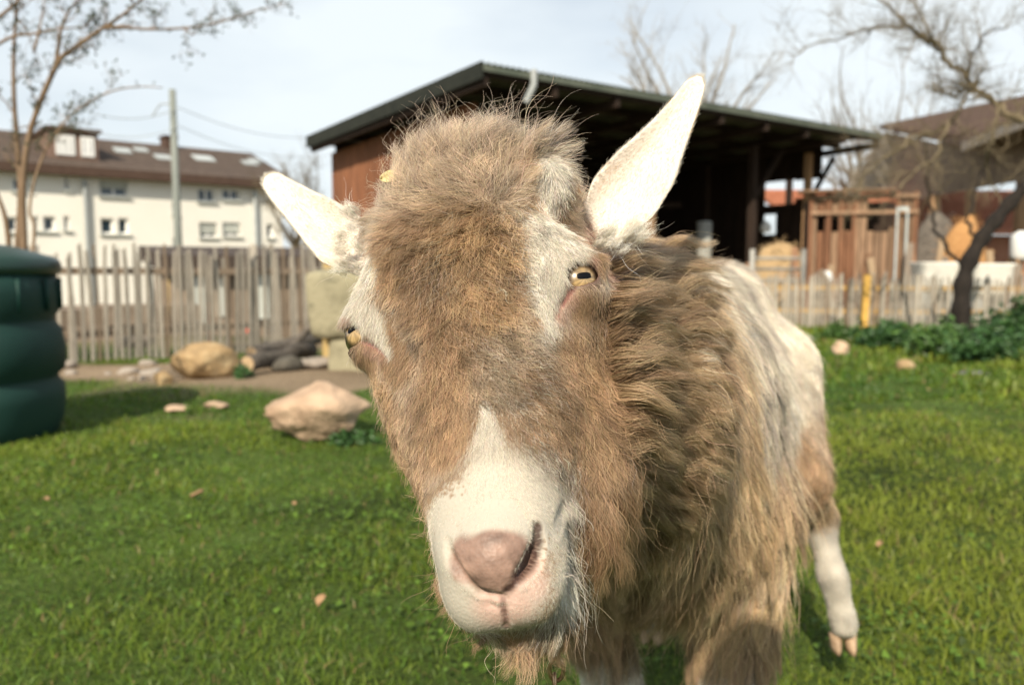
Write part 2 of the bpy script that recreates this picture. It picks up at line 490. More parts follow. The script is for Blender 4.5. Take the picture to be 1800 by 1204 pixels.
# tile courses, each a thin proud strip
mt = MB()
for k in range(1, 13):
    o = OV - (OV + DEP / 2) * k / 13; z = EAVE - sl * o + .03
    slab(mt, -.38, HLEN + .43, o + .05, z + .162 - sl * .05, o - .05, z + .162 + sl * .05, .022)
tc_ = mt.build('tile_course', m_roof, roof); tc_['kind'] = 'stuff'
hbox(MB(), -.4, HLEN + .45, OV + .003, OV + .06, EAVE - sl * OV - .16, EAVE - sl * OV + .14).build('fascia', m_fascia, house)
hbox(MB(), -.38, HLEN + .43, .004, OV, EAVE - sl * OV - .15, EAVE - sl * OV - .10).build('soffit', m_fascia, house)
for px in (152, 448):
    s, _ = h_sz(px, 420)
    MB().tube([hp(s, .12, EAVE - .45), hp(s, .12, -.9)], .075, 8).build('downpipe', m_metal, house)
for s0, s1, z0, z1, kind in WINS:
    fr = MB()
    fw = .07
    hbox(fr, s0, s1, -.20, -.12, z0, z0 + fw); hbox(fr, s0, s1, -.20, -.12, z1 - fw, z1)
    hbox(fr, s0, s0 + fw, -.20, -.12, z0 + fw, z1 - fw); hbox(fr, s1 - fw, s1, -.20, -.12, z0 + fw, z1 - fw)
    if s1 - s0 > .5: hbox(fr, (s0 + s1) / 2 - fw / 2, (s0 + s1) / 2 + fw / 2, -.20, -.12, z0 + fw, z1 - fw)
    win = fr.build('window', m_white, house)
    hbox(MB(), s0 + .002, s1 - .002, -.205, -.203, z0 + .002, z1 - .002).build('pane', m_glass, win)
    hbox(MB(), s0 - .06, s1 + .06, .004, .10, z0 - .06, z0 - .005).build('sill', m_shutter, win)
    if kind in 'sb':
        sh = MB(); zc = z0 + (z1 - z0) * (.28 if kind == 's' else .5)
        k = zc
        while k < z1 - .02:
            hbox(sh, s0 + .02, s1 - .02, -.115, -.075, k, min(k + .075, z1 - .01)); k += .085
        sh.build('roller_shutter', m_shutter, win)
# wide dormer, skylights, chimney
def roof_o(z): return -(z - EAVE) / sl
dm = MB()
sA, _ = h_sz(48, 260); sB, _ = h_sz(182, 260)
sA = sA + .30 * (sB - sA); sB *= .985
DO = -.35; DZ = 5.62
hbox(dm, sA, sB, -DEP / 2 + .25, DO, roof_o(0) * 0 + EAVE + .15, DZ)
dorm = dm.build('dormer', noise_mat('dormer_cladding', (.13, .085, .065), (.17, .11, .085), scale=3, bump=.3, bump_scale=20), house)
hbox(MB(), sA - .12, sB + .12, -DEP / 2 + .1, DO + .15, DZ + .003, DZ + .12).build('dormer_roof', m_fascia, dorm)
for fa, fb, n in ((.13, .52, 3), (.64, .92, 2)):
    w = MB(); g = MB()
    a_s, b_s = sA + (sB - sA) * fa, sA + (sB - sA) * fb
    hbox(w, a_s, b_s, DO + .003, DO + .05, EAVE + .46, DZ - .16)
    wo_ = w.build('dormer_window', m_white, dorm)
    for k in range(n):
        wd = (b_s - a_s) / n
        hbox(g, a_s + wd * k + .10, a_s + wd * (k + 1) - .10, DO + .053, DO + .06, EAVE + .56, DZ - .25)
    dorm_g = g.build('dormer_pane', m_glass, dorm)
for px, z, w, h in ((208, 5.1, .6, .22), (245, 5.25, .5, .18), (270, 4.9, .6, .22), (345, 5.05, .8, .25), (422, 5.0, .6, .2), (440, 5.2, .5, .18)):
    s, _ = h_sz(px, 300); s *= 1.10
    m_ = MB(); slab(m_, s - w / 2, s + w / 2, roof_o(z - h / 2), z - h / 2 + .22, roof_o(z + h / 2), z + h / 2 + .22, .06)
    sk_ = m_.build('skylight', m_metal, roof)
s, _ = h_sz(327, 300); s *= 1.06
ch = MB(); hbox(ch, s - .25, s + .25, roof_o(RIDGE) - .1, roof_o(RIDGE) + .6, RIDGE - .5, RIDGE + .45); hbox(ch, s - .30, s + .30, roof_o(RIDGE) - .17, roof_o(RIDGE) + .67, RIDGE + .453, RIDGE + .53)
ch.build('chimney', m_fascia, roof)

# utility pole with its bracket and wires
m_pole = noise_mat('weathered_grey_pole', (.17, .19, .175), (.27, .29, .265), scale=3, stretch=(1, 1, .2), rough=.85)
pb = at_y(315, 470, 24.0); ptop = at_y(315, 158, 24.0)
pole = empty('utility_pole', (pb.x, pb.y, -1.6))
tag(pole, 'tall grey utility pole rising in front of the cream apartment house', 'pole')
MB().tube([(0, 0, 0), (0, 0, 3), (0, 0, ptop.z + 1.6)], [.125, .115, .095], 10).build('pole_shaft', m_pole, pole, True)
e1 = at_y(268, 205, 24.0) - Vector((pb.x, pb.y, -1.6))
MB().tube([(0, 0, ptop.z + 1.2), (e1.x * .6, e1.y, e1.z + .35), (e1.x, e1.y, e1.z)], .022, 5).build('bracket', m_metal, pole)
ins = MB(); ins.lathe([(.03, 0), (.05, .03), (.03, .07), (.05, .1), (.02, .14)], 8, (0, .14, ptop.z + 1.3)); ins.build('insulator', m_white, pole)
for py0, py1 in ((190, 232), (222, 268)):
    a = at_y(315, py0, 24.0); b_p = at_y(600, py1, 34.0); c_p = at_y(120, py0 - 6, 22.0)
    pts = [a + (b_p - a) * t - Vector((0, 0, .5 * 4 * t * (1 - t))) for t in np.linspace(0, 1, 14)]
    pts = [c_p + (a - c_p) * t - Vector((0, 0, .35 * 4 * t * (1 - t))) for t in np.linspace(0, 1, 12)] + pts[1:]
    w_ = MB().tube([p - Vector((pb.x, pb.y, -1.6)) for p in pts], .011, 4).build('wire', m_metal, pole)

# low brown wall and shed behind the left fence
m_brownwall = noise_mat('weathered_boards', (.17, .125, .09), (.29, .225, .165), scale=5, stretch=(4, 4, .6), bump=.3, bump_scale=30)
a = G(60, 600); 
wl = empty('low_wall', tuple(at_y(300, 470, 9.2).xy) + (-.02,))
tag(wl, 'low brown retaining wall along the back of the paling fence', 'wall')
bpy.context.view_layer.update()
p0 = at_y(-140, 470, 7.35); p1 = at_y(345, 470, 9.05)
dirw = Vector((p1.x - p0.x, p1.y - p0.y, 0)); L = dirw.length; dirw.normalize(); nw = Vector((dirw.y, -dirw.x, 0))
n_st = 11
m_st = noise_mat('brown_wall_stone', (.15, .115, .085), (.26, .205, .155), scale=7, bump=.6, bump_scale=12)
for row in range(2):
    for k in range(n_st):
        x0 = L * (k + (.5 if row else 0)) / n_st - .0; x1 = min(L * (k + 1 + (.5 if row else 0)) / n_st - .012, L)
        if x1 - x0 < .1: continue
        mb = MB()
        z0, z1 = (-.6, .13) if row == 0 else (.142, .34 + random.uniform(-.02, .02))
        o = random.uniform(-.02, .02)
        vs = [Vector((p0.x, p0.y, 0)) + dirw * s + nw * q + Vector((0, 0, z)) - wl.location for s in (x0, x1) for q in (-.13 + o, .13 + o) for z in (z0, z1 + random.uniform(-.02, .02))]
        mb.add(vs, [(0, 1, 3, 2), (4, 6, 7, 5), (0, 4, 5, 1), (2, 3, 7, 6), (0, 2, 6, 4), (1, 5, 7, 3)])
        mb.build('wall_stone', m_st, wl)

def yard_frame(pxa, pxb, ya, yb):
    pa = at_y(pxa, 470, ya); pb_ = at_y(pxb, 470, yb)
    d = Vector((pb_.x - pa.x, pb_.y - pa.y, 0)); L_ = d.length; d.normalize()
    n = Vector((d.y, -d.x, 0))
    if n.dot(CAM - pa) < 0: n = -n
    return Vector((pa.x, pa.y, 0)), d, n, L_
def fb(mb, fr, s0, s1, o0, o1, z0, z1, off=Vector((0, 0, 0))):
    a_, d, n, _ = fr
    vs = [a_ + d * s + n * o + Vector((0, 0, z)) - off for s in (s0, s1) for o in (o0, o1) for z in (z0, z1)]
    return mb.add(vs, [(0, 1, 3, 2), (4, 6, 7, 5), (0, 4, 5, 1), (2, 3, 7, 6), (0, 2, 6, 4), (1, 5, 7, 3)])
# garden shed, low, seen through the pickets
fr = yard_frame(300, 620, 10.3, 11.6)
shed = empty('garden_shed', tuple(fr[0] + fr[1] * fr[3] / 2 - fr[2] * .8)); bpy.context.view_layer.update()
tag(shed, 'low weathered shed with dark roof edge and pale doors behind the pickets', 'shed')
so = Vector(shed.location)
n_b = 22
for k in range(n_b):
    m_ = MB(); fb(m_, fr, fr[3] * k / n_b + .006, fr[3] * (k + 1) / n_b - .006, -.05 + random.uniform(-.006, .006), 0, -.25, .66, so)
    m_.build('wall_board', m_brownwall, shed)
m_ = MB(); fb(m_, fr, .02, fr[3] - .02, -1.6, -.055, -.25, .655, so); m_.build('shed_body', m_brownwall, shed)
m_darkroof = noise_mat('dark_felt_roof', (.045, .032, .026), (.085, .062, .05), scale=8)
m_ = MB()
vs = [fr[0] + fr[1] * s + fr[2] * o + Vector((0, 0, z)) - so for s in (-.15, fr[3] + .2) for (o, z) in ((.22, .70), (.22, .90), (-1.8, .86), (-1.8, 1.06))]
m_.add(vs, [(0, 1, 3, 2), (4, 6, 7, 5), (0, 4, 5, 1), (2, 3, 7, 6), (0, 2, 6, 4), (1, 5, 7, 3)]); m_.build('shed_roof', m_darkroof, shed)
for s0, s1, z0, z1 in ((.25, .42, .02, .62), (1.02, 1.26, .05, .64), (.55, .70, .1, .6)):
    m_ = MB(); fb(m_, fr, s0, s1, .004, .04, z0, z1, so); m_.build('pale_door', m_shutter, shed)

# ------------------------------------------------------------------ fences
m_picket = noise_mat('silvered_picket', (.23, .205, .17), (.40, .36, .30), scale=9, stretch=(6, 6, .8), bump=.4, bump_scale=40, rough=.9)
m_picket_d = noise_mat('dark_picket', (.16, .12, .085), (.26, .20, .145), scale=9, stretch=(6, 6, .8), bump=.4, bump_scale=40, rough=.9)
m_yellow = noise_mat('yellow_brown_rail', (.42, .24, .055), (.55, .34, .09), scale=7, stretch=(1, 6, 6), rough=.8)
def picket_mesh(w, h, t, seed):
    r = random.Random(seed)
    mb = MB()
    nz_ = 5
    vs = []
    bx = r.uniform(-.010, .010)
    for i in range(nz_ + 1):
        z = h * i / nz_
        ww = w * (1 + r.uniform(-.16, .16)) * (.72 if i == nz_ else 1)
        cx = bx * math.sin(3 * i / nz_) + r.uniform(-.003, .003)
        zz = [z, z, z, z]
        if i == nz_: zz = [z - r.uniform(0, .03), z + r.uniform(-.01, .02), z, z - r.uniform(0, .03)]
        vs += [(cx - ww / 2, -t / 2, zz[0]), (cx + ww / 2, -t / 2, zz[1]), (cx + ww / 2, t / 2, zz[2]), (cx - ww / 2, t / 2, zz[3])]
    fs = [(0, 3, 2, 1), (nz_ * 4, nz_ * 4 + 1, nz_ * 4 + 2, nz_ * 4 + 3)]
    for i in range(nz_):
        for k in range(4):
            fs.append((i * 4 + k, i * 4 + (k + 1) % 4, (i + 1) * 4 + (k + 1) % 4, (i + 1) * 4 + k))
    return mb.add(vs, fs).mesh('picket')
def paling_fence(name, label, pts, n, h0, h1, w, rails, post_every, m_p, m_rail, m_post, seed, dark=.2):
    r = random.Random(seed)
    root = empty(name, tuple(pts[0].xy) + (0,)); bpy.context.view_layer.update()
    tag(root, label, 'fence')
    off = Vector(root.location); pts = [Vector((p.x, p.y, 0)) for p in pts]
    meshes = []
    for k in range(7):
        me = picket_mesh(w * r.uniform(.75, 1.25), 1.0, .018, seed * 10 + k); me.materials.append(m_p if k < 5 else m_picket_d); meshes.append(me)
    segs = [(pts[i], pts[i + 1]) for i in range(len(pts) - 1)]
    tot = sum((b - a).length for a, b in segs)
    def at(t):
        d = t * tot
        for a, b in segs:
            l = (b - a).length
            if d <= l + 1e-6: return a + (b - a) * (d / l), math.atan2((b - a).y, (b - a).x)
            d -= l
        return segs[-1][1], 0
    for k in range(n):
        t = (k + .5 + r.uniform(-.22, .22)) / n
        p, ang = at(t)
        o = bpy.data.objects.new('picket', r.choice(meshes[:5] if r.random() > dark else meshes[5:]))
        COL.objects.link(o); o.parent = root
        hh = (h0 + (h1 - h0) * t) * r.uniform(.90, 1.06)
        o.location = p - off + Vector((-math.sin(ang), math.cos(ang), 0)) * (-.022) + Vector((0, 0, float(ground_z(p.x, p.y)) - .02))
        o.scale = (1, 1, hh)
        o.rotation_euler = (r.uniform(-.03, .03), r.uniform(-.035, .035), ang + r.uniform(-.12, .12))
    for z in rails:
        mb = MB()
        for a, b in segs:
            mb.bar(Vector((a.x, a.y, z)) - off, Vector((b.x, b.y, z + r.uniform(-.02, .02))) - off, .028, .055)
        mb.build('rail', m_rail, root)
    np_ = int(tot / post_every)
    for k in range(np_ + 1):
        p, ang = at(min(1, (k + .35) / max(np_, 1)))
        q = p - off + Vector((-math.sin(ang), math.cos(ang), 0)) * .055
        hh = (h0 + (h1 - h0) * k / max(np_, 1)) * 1.02
        MB().tube([q + Vector((0, 0, -.1)), q + Vector((0, 0, hh * .5)), q + Vector((r.uniform(-.02, .02), 0, hh))], [.042, .04, .036], 8).build('post', m_post, root, True)
    return root
paling_fence('paling_fence', 'weathered grey paling fence of uneven pickets in front of the cream apartment house',
             [at_y(-120, 470, 5.9), at_y(110, 470, 6.2), at_y(640, 470, 8.2)], 66, .90, .98, .024, (.22, .72), 1.7, m_picket, m_picket_d, m_picket, 5)
rfence = paling_fence('paling_fence', 'low paling fence with yellow-brown rails in front of the wooden hut',
             [at_y(1180, 470, 10.2), at_y(1640, 470, 9.6), at_y(2000, 470, 9.2)], 118, .70, .66, .030, (.22, .50), 5.0, m_picket, m_yellow, m_picket_d, 6, dark=.12)
q = at_y(1518, 470, 9.62)
yp = MB().bar((q.x - rfence.location.x, q.y - .07 - rfence.location.y, -.05), (q.x - rfence.location.x + .02, q.y - .07 - rfence.location.y, .66), .075, .05, Vector((0, 1, 0))).build('yellow_post', m_yellow, rfence)

# ------------------------------------------------------------------ open barn
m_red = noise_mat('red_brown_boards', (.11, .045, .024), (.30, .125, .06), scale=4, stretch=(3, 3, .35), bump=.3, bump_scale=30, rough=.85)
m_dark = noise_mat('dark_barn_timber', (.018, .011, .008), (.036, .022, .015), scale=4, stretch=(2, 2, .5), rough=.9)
m_tin = noise_mat('mossy_corrugated_roof', (.050, .062, .046), (.11, .12, .095), scale=3, rough=.6)
m_timber = noise_mat('warm_timber', (.25, .145, .075), (.38, .24, .135), scale=5, stretch=(4, 4, .5), rough=.85, bump=.3)
Fc = Vector((-.5, 14.0, 0)); fd = Vector((10.04, 7.2, 0)).normalized(); sd_ = Vector((-fd.y, fd.x, 0))
BL = 12.6; BD = 8.0; Z0 = 4.22; Z1 = 4.0
barn = empty('open_barn', tuple(Fc + fd * BL / 2 + sd_ * BD / 2)); bpy.context.view_layer.update()
tag(barn, 'big open-fronted dark timber barn with red board side wall and low mossy roof', 'barn')
bo = Vector(barn.location)
def bp3(s, t, z): return Fc + fd * s + sd_ * t + Vector((0, 0, z)) - bo
def bbox(mb, s0, s1, t0, t1, z0, z1):
    vs = [bp3(s, t, z) for s in (s0, s1) for t in (t0, t1) for z in (z0, z1)]
    return mb.add(vs, [(0, 1, 3, 2), (4, 6, 7, 5), (0, 4, 5, 1), (2, 3, 7, 6), (0, 2, 6, 4), (1, 5, 7, 3)])
def rz(t): return Z0 + (Z1 - Z0) * t / BD
# corrugated roof sheets side by side, running front to back
m_ = MB()
ns_ = 16
for k in range(ns_):
    s0, s1 = BL * k / ns_, BL * (k + 1) / ns_ - .01
    vs = []; fs = []
    nc = 12
    for j in range(nc + 1):
        s = s0 + (s1 - s0) * j / nc; dz = .022 * math.cos(j * math.pi)
        for t in (0, BD):
            vs += [bp3(s, t, rz(t) - .01 + dz), bp3(s, t, rz(t) + .012 + dz)]
    for j in range(nc):
        b0 = j * 4; b1 = b0 + 4
        fs += [(b0 + 1, b0 + 3, b1 + 3, b1 + 1), (b0, b1, b1 + 2, b0 + 2), (b0, b0 + 1, b1 + 1, b1), (b0 + 2, b1 + 2, b1 + 3, b0 + 3)]
    mm = MB().add(vs, fs)
    mm.build('roof_sheet', m_tin, barn)
for t in (.12, 1.25, 2.6, 4.0, 5.4, 6.8, 7.8):
    m_ = MB(); bbox(m_, .03, BL - .03, t - .06, t + .06, rz(t) - .19, rz(t) - .045); m_.build('purlin', m_dark, barn)
for s in np.linspace(.10, BL - .1, 9):
    m_ = MB()
    vs = [bp3(a, t, rz(t) - .19 + d) for a in (s - .05, s + .05) for t in (.05, BD - .05) for d in (-.17, -.003)]
    m_.add(vs, [(0, 1, 3, 2), (4, 6, 7, 5), (0, 4, 5, 1), (2, 3, 7, 6), (0, 2, 6, 4), (1, 5, 7, 3)]); m_.build('rafter', m_dark, barn)
# verge board on the left side
m_ = MB(); vs = [bp3(a, t, rz(t) + d) for a in (-.035, -.003) for t in (-.02, BD + .02) for d in (-.26, .03)]
m_.add(vs, [(0, 1, 3, 2), (4, 6, 7, 5), (0, 4, 5, 1), (2, 3, 7, 6), (0, 2, 6, 4), (1, 5, 7, 3)]); m_.build('verge_board', noise_mat('mossy_black_board', (.008, .010, .008), (.020, .022, .016), scale=5), barn)
m_ = MB(); bbox(m_, .0, BL, -.035, -.004, Z0 - .13, Z0 - .035); m_.build('eave_board', m_tin, barn)
# side wall of upright boards
nb = 34
for k in range(nb):
    t0, t1 = 1.1 + (BD - 1.3) * k / nb + .006, 1.1 + (BD - 1.3) * (k + 1) / nb - .006
    m_ = MB(); o = random.uniform(-.012, .012)
    bbox(m_, .55 + o, .585 + o, t0, t1, -.1, rz(t1) - .37); m_.build('wall_board', m_red, barn)
nb = 40
openings = ((1340, 1394, 322, 358), (1398, 1450, 318, 345), (1340, 1366, 378, 412))
opn = []
bn = sd_
for x0, x1, y0, y1 in openings:
    pa = on_plane(x1, y1, Fc + fd * (BL - .4), fd); pb_ = on_plane(x0, y0, Fc + fd * (BL - .4), fd)
    opn.append(((pa - Fc).dot(sd_), (pb_ - Fc).dot(sd_), pa.z, pb_.z))
for k in range(nb):
    s0, s1 = .6 + (BL - .9) * k / nb + .004, .6 + (BL - .9) * (k + 1) / nb - .004
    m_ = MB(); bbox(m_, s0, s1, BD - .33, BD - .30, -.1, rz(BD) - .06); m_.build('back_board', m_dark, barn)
nb = 30
for k in range(nb):
    t0, t1 = 1.5 + (BD - 1.85) * k / nb + .004, 1.5 + (BD - 1.85) * (k + 1) / nb - .004
    cuts = sorted((o[2], o[3]) for o in opn if o[0] < (t0 + t1) / 2 < o[1])
    lo = -.1
    for c in cuts + [(rz(t0) - .10, 99)]:
        if c[0] > lo + .02:
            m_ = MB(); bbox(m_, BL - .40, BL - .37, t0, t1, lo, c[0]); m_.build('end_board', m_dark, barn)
        lo = c[1]
for px, mat_, ww in ((1143, m_timber, .17), (1322, m_dark, .17), (1418, m_timber, .16), (905, m_dark, .18)):
    r_ = on_plane(px, 400, Fc + sd_ * 1.35, sd_); s = (r_ - Fc).dot(fd)
    m_ = MB(); bbox(m_, s - ww / 2, s + ww / 2, 1.28, 1.28 + ww, -.1, rz(1.3) - .40); m_.build('post', mat_, barn)
    m_ = MB(); m_.bar(bp3(s + .12, 1.36, 2.55), bp3(s + 1.15, 1.36, rz(1.3) - .42), .10, .10); m_.build('brace', m_dark, barn)
for px, tt_ in ((1240, 4.4), (1300, 4.4), (1385, 4.2)):
    r_ = on_plane(px, 400, Fc + sd_ * tt_, sd_); s = (r_ - Fc).dot(fd)
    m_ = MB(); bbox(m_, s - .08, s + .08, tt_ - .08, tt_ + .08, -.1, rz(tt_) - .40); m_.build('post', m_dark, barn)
m_ = MB(); m_.bar(bp3(6.0, 4.1, 2.3), bp3(9.4, 4.1, 2.5), .12, .12); m_.build('tie_beam', m_dark, barn)
m_ = MB(); m_.bar(bp3(6.7, 3.4, 2.4), bp3(7.6, 3.4, .2), .10, .10); m_.build('brace', m_dark, barn)
# lamp bracket / drain head under the eave
m_ = MB(); s = 1.05; m_.tube([bp3(s, -.06, Z0 + .02), bp3(s, -.06, Z0 - .25), bp3(s - .12, .02, Z0 - .55)], .06, 8); m_.build('downpipe', m_metal, barn)

# ------------------------------------------------------------------ farmhouse roof at the far right, red-roofed building behind
fh = empty('farm_building', tuple(P(1790, 470, 24).xy) + (0,)); bpy.context.view_layer.update()
tag(fh, 'dark open farm building with broad brown roof and pale eave board behind the gnarled tree', 'building')
fo = Vector(fh.location)
r0 = P(1545, 237, 30.5); r1 = P(1950, 150, 24); e0 = P(1690, 257, 20.0); e1 = P(1950, 150, 13.5)
r0.z = r1.z = 6.0; e0.z = e1.z = 3.78
m_fr = noise_mat('old_clay_roof', (.12, .075, .055), (.21, .135, .095), scale=6, bump=.5, bump_scale=16, c3=(.16, .10, .075))
m_ = MB(); up_ = Vector((0, 0, .16))
vs = [p - fo for p in (e0, e1, r1, r0)] + [p - fo + up_ for p in (e0, e1, r1, r0)]
m_.add(vs, [(0, 1, 2, 3), (7, 6, 5, 4), (0, 4, 5, 1), (1, 5, 6, 2), (2, 6, 7, 3), (3, 7, 4, 0)]); fr_roof = m_.build('roof', m_fr, fh)
m_ = MB()
for k in range(1, 15):
    t = k / 15
    a = e0.lerp(r0, t); b2 = e1.lerp(r1, t)
    m_.bar(a - fo + up_ + Vector((0, 0, .012)), b2 - fo + up_ + Vector((0, 0, .012)), .16, .03)
t_ = m_.build('tile_course', m_fr, fr_roof); t_['kind'] = 'stuff'
m_ = MB(); m_.bar(e0 - fo + Vector((0, -.05, -.03)), e1 - fo + Vector((0, -.05, -.03)), .05, .22); m_.build('eave_board', noise_mat('pale_eave', (.36, .30, .25), (.50, .44, .38), scale=3), fh)
w0 = e0.lerp(r0, .22); w1 = e1.lerp(r1, .22); g0 = r0 + (r0 - e0) * .78
m_ = MB()
vs = [Vector((w0.x, w0.y, 2.75)) - fo, Vector((w1.x, w1.y, 2.75)) - fo, Vector((w1.x, w1.y, 4.2)) - fo, Vector((w0.x, w0.y, 4.2)) - fo, Vector((g0.x, g0.y, 2.75)) - fo, Vector((g0.x, g0.y, 4.2)) - fo, Vector((r0.x + .2, r0.y, 5.9)) - fo]
m_.add(vs, [(0, 1, 2, 3), (4, 0, 3, 6, 5)]); m_.build('wall', m_brownwall, fh)
for t in (.02, .30, .62, .95):
    p = w0.lerp(w1, t)
    m_ = MB(); m_.box(p.x - .09 - fo.x, p.x + .09 - fo.x, p.y + .02 - fo.y, p.y + .20 - fo.y, -.1, 2.748); m_.build('post', m_timber, fh)

m_redroof = noise_mat('red_clay_tile', (.30, .105, .055), (.46, .20, .115), scale=7, bump=.5, bump_scale=18, c3=(.38, .15, .085))
m_brick = noise_mat('reddish_wall', (.28, .13, .085), (.38, .19, .125), scale=4)
rb = empty('red_roofed_building', tuple(at_y(1620, 470, 27).xy) + (0,)); bpy.context.view_layer.update()
tag(rb, 'long low building with faded red tile roof behind the wooden hut', 'building')
ro = Vector(rb.location)
fr = yard_frame(1400, 2050, 25.0, 25.5)
m_ = MB(); vs = [fr[0] + fr[1] * s + fr[2] * o + Vector((0, 0, z)) - ro for s in (0, fr[3]) for (o, z) in ((.5, 1.75), (.5, 1.87), (-4.0, 3.40), (-4.0, 3.52))]
m_.add(vs, [(0, 1, 3, 2), (4, 6, 7, 5), (0, 4, 5, 1), (2, 3, 7, 6), (0, 2, 6, 4), (1, 5, 7, 3)]); rr_ = m_.build('roof', m_redroof, rb)
m_ = MB()
for k in range(1, 14):
    o = .5 - 4.5 * k / 14; z = 1.87 + 1.65 * k / 14
    m_.bar(fr[0] + fr[2] * o + Vector((0, 0, z + .012)) - ro, fr[0] + fr[1] * fr[3] + fr[2] * o + Vector((0, 0, z + .012)) - ro, .14, .03)
t_ = m_.build('tile_course', m_redroof, rr_); t_['kind'] = 'stuff'
m_ = MB(); fb(m_, fr, .2, fr[3] - .2, -3.9, 0, -.2, 1.74, ro); m_.build('wall', m_brick, rb)

# ------------------------------------------------------------------ wooden hut of upright boards
fr = yard_frame(1424, 1612, 13.0, 12.6)
hut = empty('wooden_hut', tuple(fr[0] + fr[1] * fr[3] / 2 - fr[2] * .6)); bpy.context.view_layer.update()
tag(hut, 'small reddish wooden hut of upright boards with open window gaps and a plank roof', 'hut')
uo = Vector(hut.location)
def hut_s(px): return (on_plane(px, 400, fr[0], fr[2]) - fr[0]).dot(fr[1])
def hut_z(py): return on_plane(1500, py, fr[0], fr[2]).z
zt = hut_z(346); zsill = hut_z(405); zbot = -.05
nb = 15
gaps = [(1436, 1450), (1462, 1472), (1482, 1492), (1522, 1570)]
m_hut = noise_mat('hut_boards', (.11, .050, .027), (.27, .130, .07), scale=6, stretch=(5, 5, .5), bump=.3, bump_scale=30)
m_hut2 = noise_mat('hut_pale_boards', (.15, .090, .053), (.32, .205, .13), scale=6, stretch=(5, 5, .5), bump=.3, bump_scale=30)
for k in range(nb):
    a, b2 = 1424 + (1612 - 1424) * k / nb, 1424 + (1612 - 1424) * (k + 1) / nb
    c = (a + b2) / 2
    ga = [g for g in gaps if g[0] - 3 < c < g[1] + 3]
    tops = [( -.05, zsill + random.uniform(-.05, .05))] if ga else [(-.05, zt)]
    if ga and ga[0][0] < 1500: tops.append((hut_z(372), zt))
    m_ = MB()
    o = random.uniform(-.01, .01)
    for z0, z1 in tops: fb(m_, fr, hut_s(a) + .008, hut_s(b2) - .008, -.03 + o, 0 + o, z0, z1, uo)
    m_.build('wall_board', m_hut if (k < 7 and k % 3) else m_hut2, hut)
for px in (1424, 1456, 1477, 1500, 1575, 1608):
    m_ = MB(); s = hut_s(px); fb(m_, fr, s - .03, s + .03, .014, .05, -.05, zt + .06, uo); m_.build('post', m_hut, hut)
m_ = MB(); fb(m_, fr, hut_s(1424), hut_s(1612), .052, .075, hut_z(374) - .03, hut_z(374) + .03, uo); m_.build('rail', m_hut2, hut)
m_ = MB(); fb(m_, fr, hut_s(1424), hut_s(1612), .052, .075, zt - .04, zt + .03, uo); m_.build('rail', m_hut2, hut)
m_ = MB(); fb(m_, fr, 0, fr[3], -1.3, -1.26, -.05, zt, uo); fb(m_, fr, 0, .03, -1.25, -.04, -.05, zt, uo); fb(m_, fr, fr[3] - .03, fr[3], -1.25, -.04, -.05, zt, uo); m_.build('back_wall', m_dark, hut)
for k in range(6):
    o0 = .22 - .28 * k
    m_ = MB(); fb(m_, fr, -.10 + random.uniform(-.1, .1), fr[3] * .74 + random.uniform(-.15, .1), o0 - .26, o0, zt + .07 + .022 * k, zt + .105 + .022 * k, uo); m_.build('roof_plank', m_hut2, hut)
m_blue = noise_mat('pale_blue_paint', (.30, .35, .36), (.42, .47, .47), scale=5)
dx0, dx1 = hut_s(1573), hut_s(1594)
m_ = MB(); fb(m_, fr, dx0, dx0 + .03, .052, .08, .02, hut_z(366), uo); fb(m_, fr, dx1 - .03, dx1, .052, .08, .02, hut_z(366), uo); fb(m_, fr, dx0 + .03, dx1 - .03, .052, .08, hut_z(372), hut_z(366), uo)
m_.build('door_frame', m_blue, hut)
# ------------------------------------------------------------------ trees and shrubs
m_bark = noise_mat('dark_bark', (.010, .008, .007), (.030, .023, .018), scale=9, stretch=(3, 3, 1), bump=.6, bump_scale=25, rough=.95)  # near-black: the trunk's backlit shade is put into the bark colour
m_bark_k = noise_mat('mossy_bark', (.105, .082, .050), (.20, .16, .10), scale=9, stretch=(3, 3, 1), bump=.5, bump_scale=25, rough=.95)
m_bark_l = noise_mat('tan_twig_bark', (.13, .085, .05), (.24, .165, .105), scale=9, rough=.9)  # plain tan bark for the shrub stems and twigs
m_bark_g = noise_mat('pale_far_bark', (.20, .18, .15), (.30, .27, .23), scale=5, rough=.95)

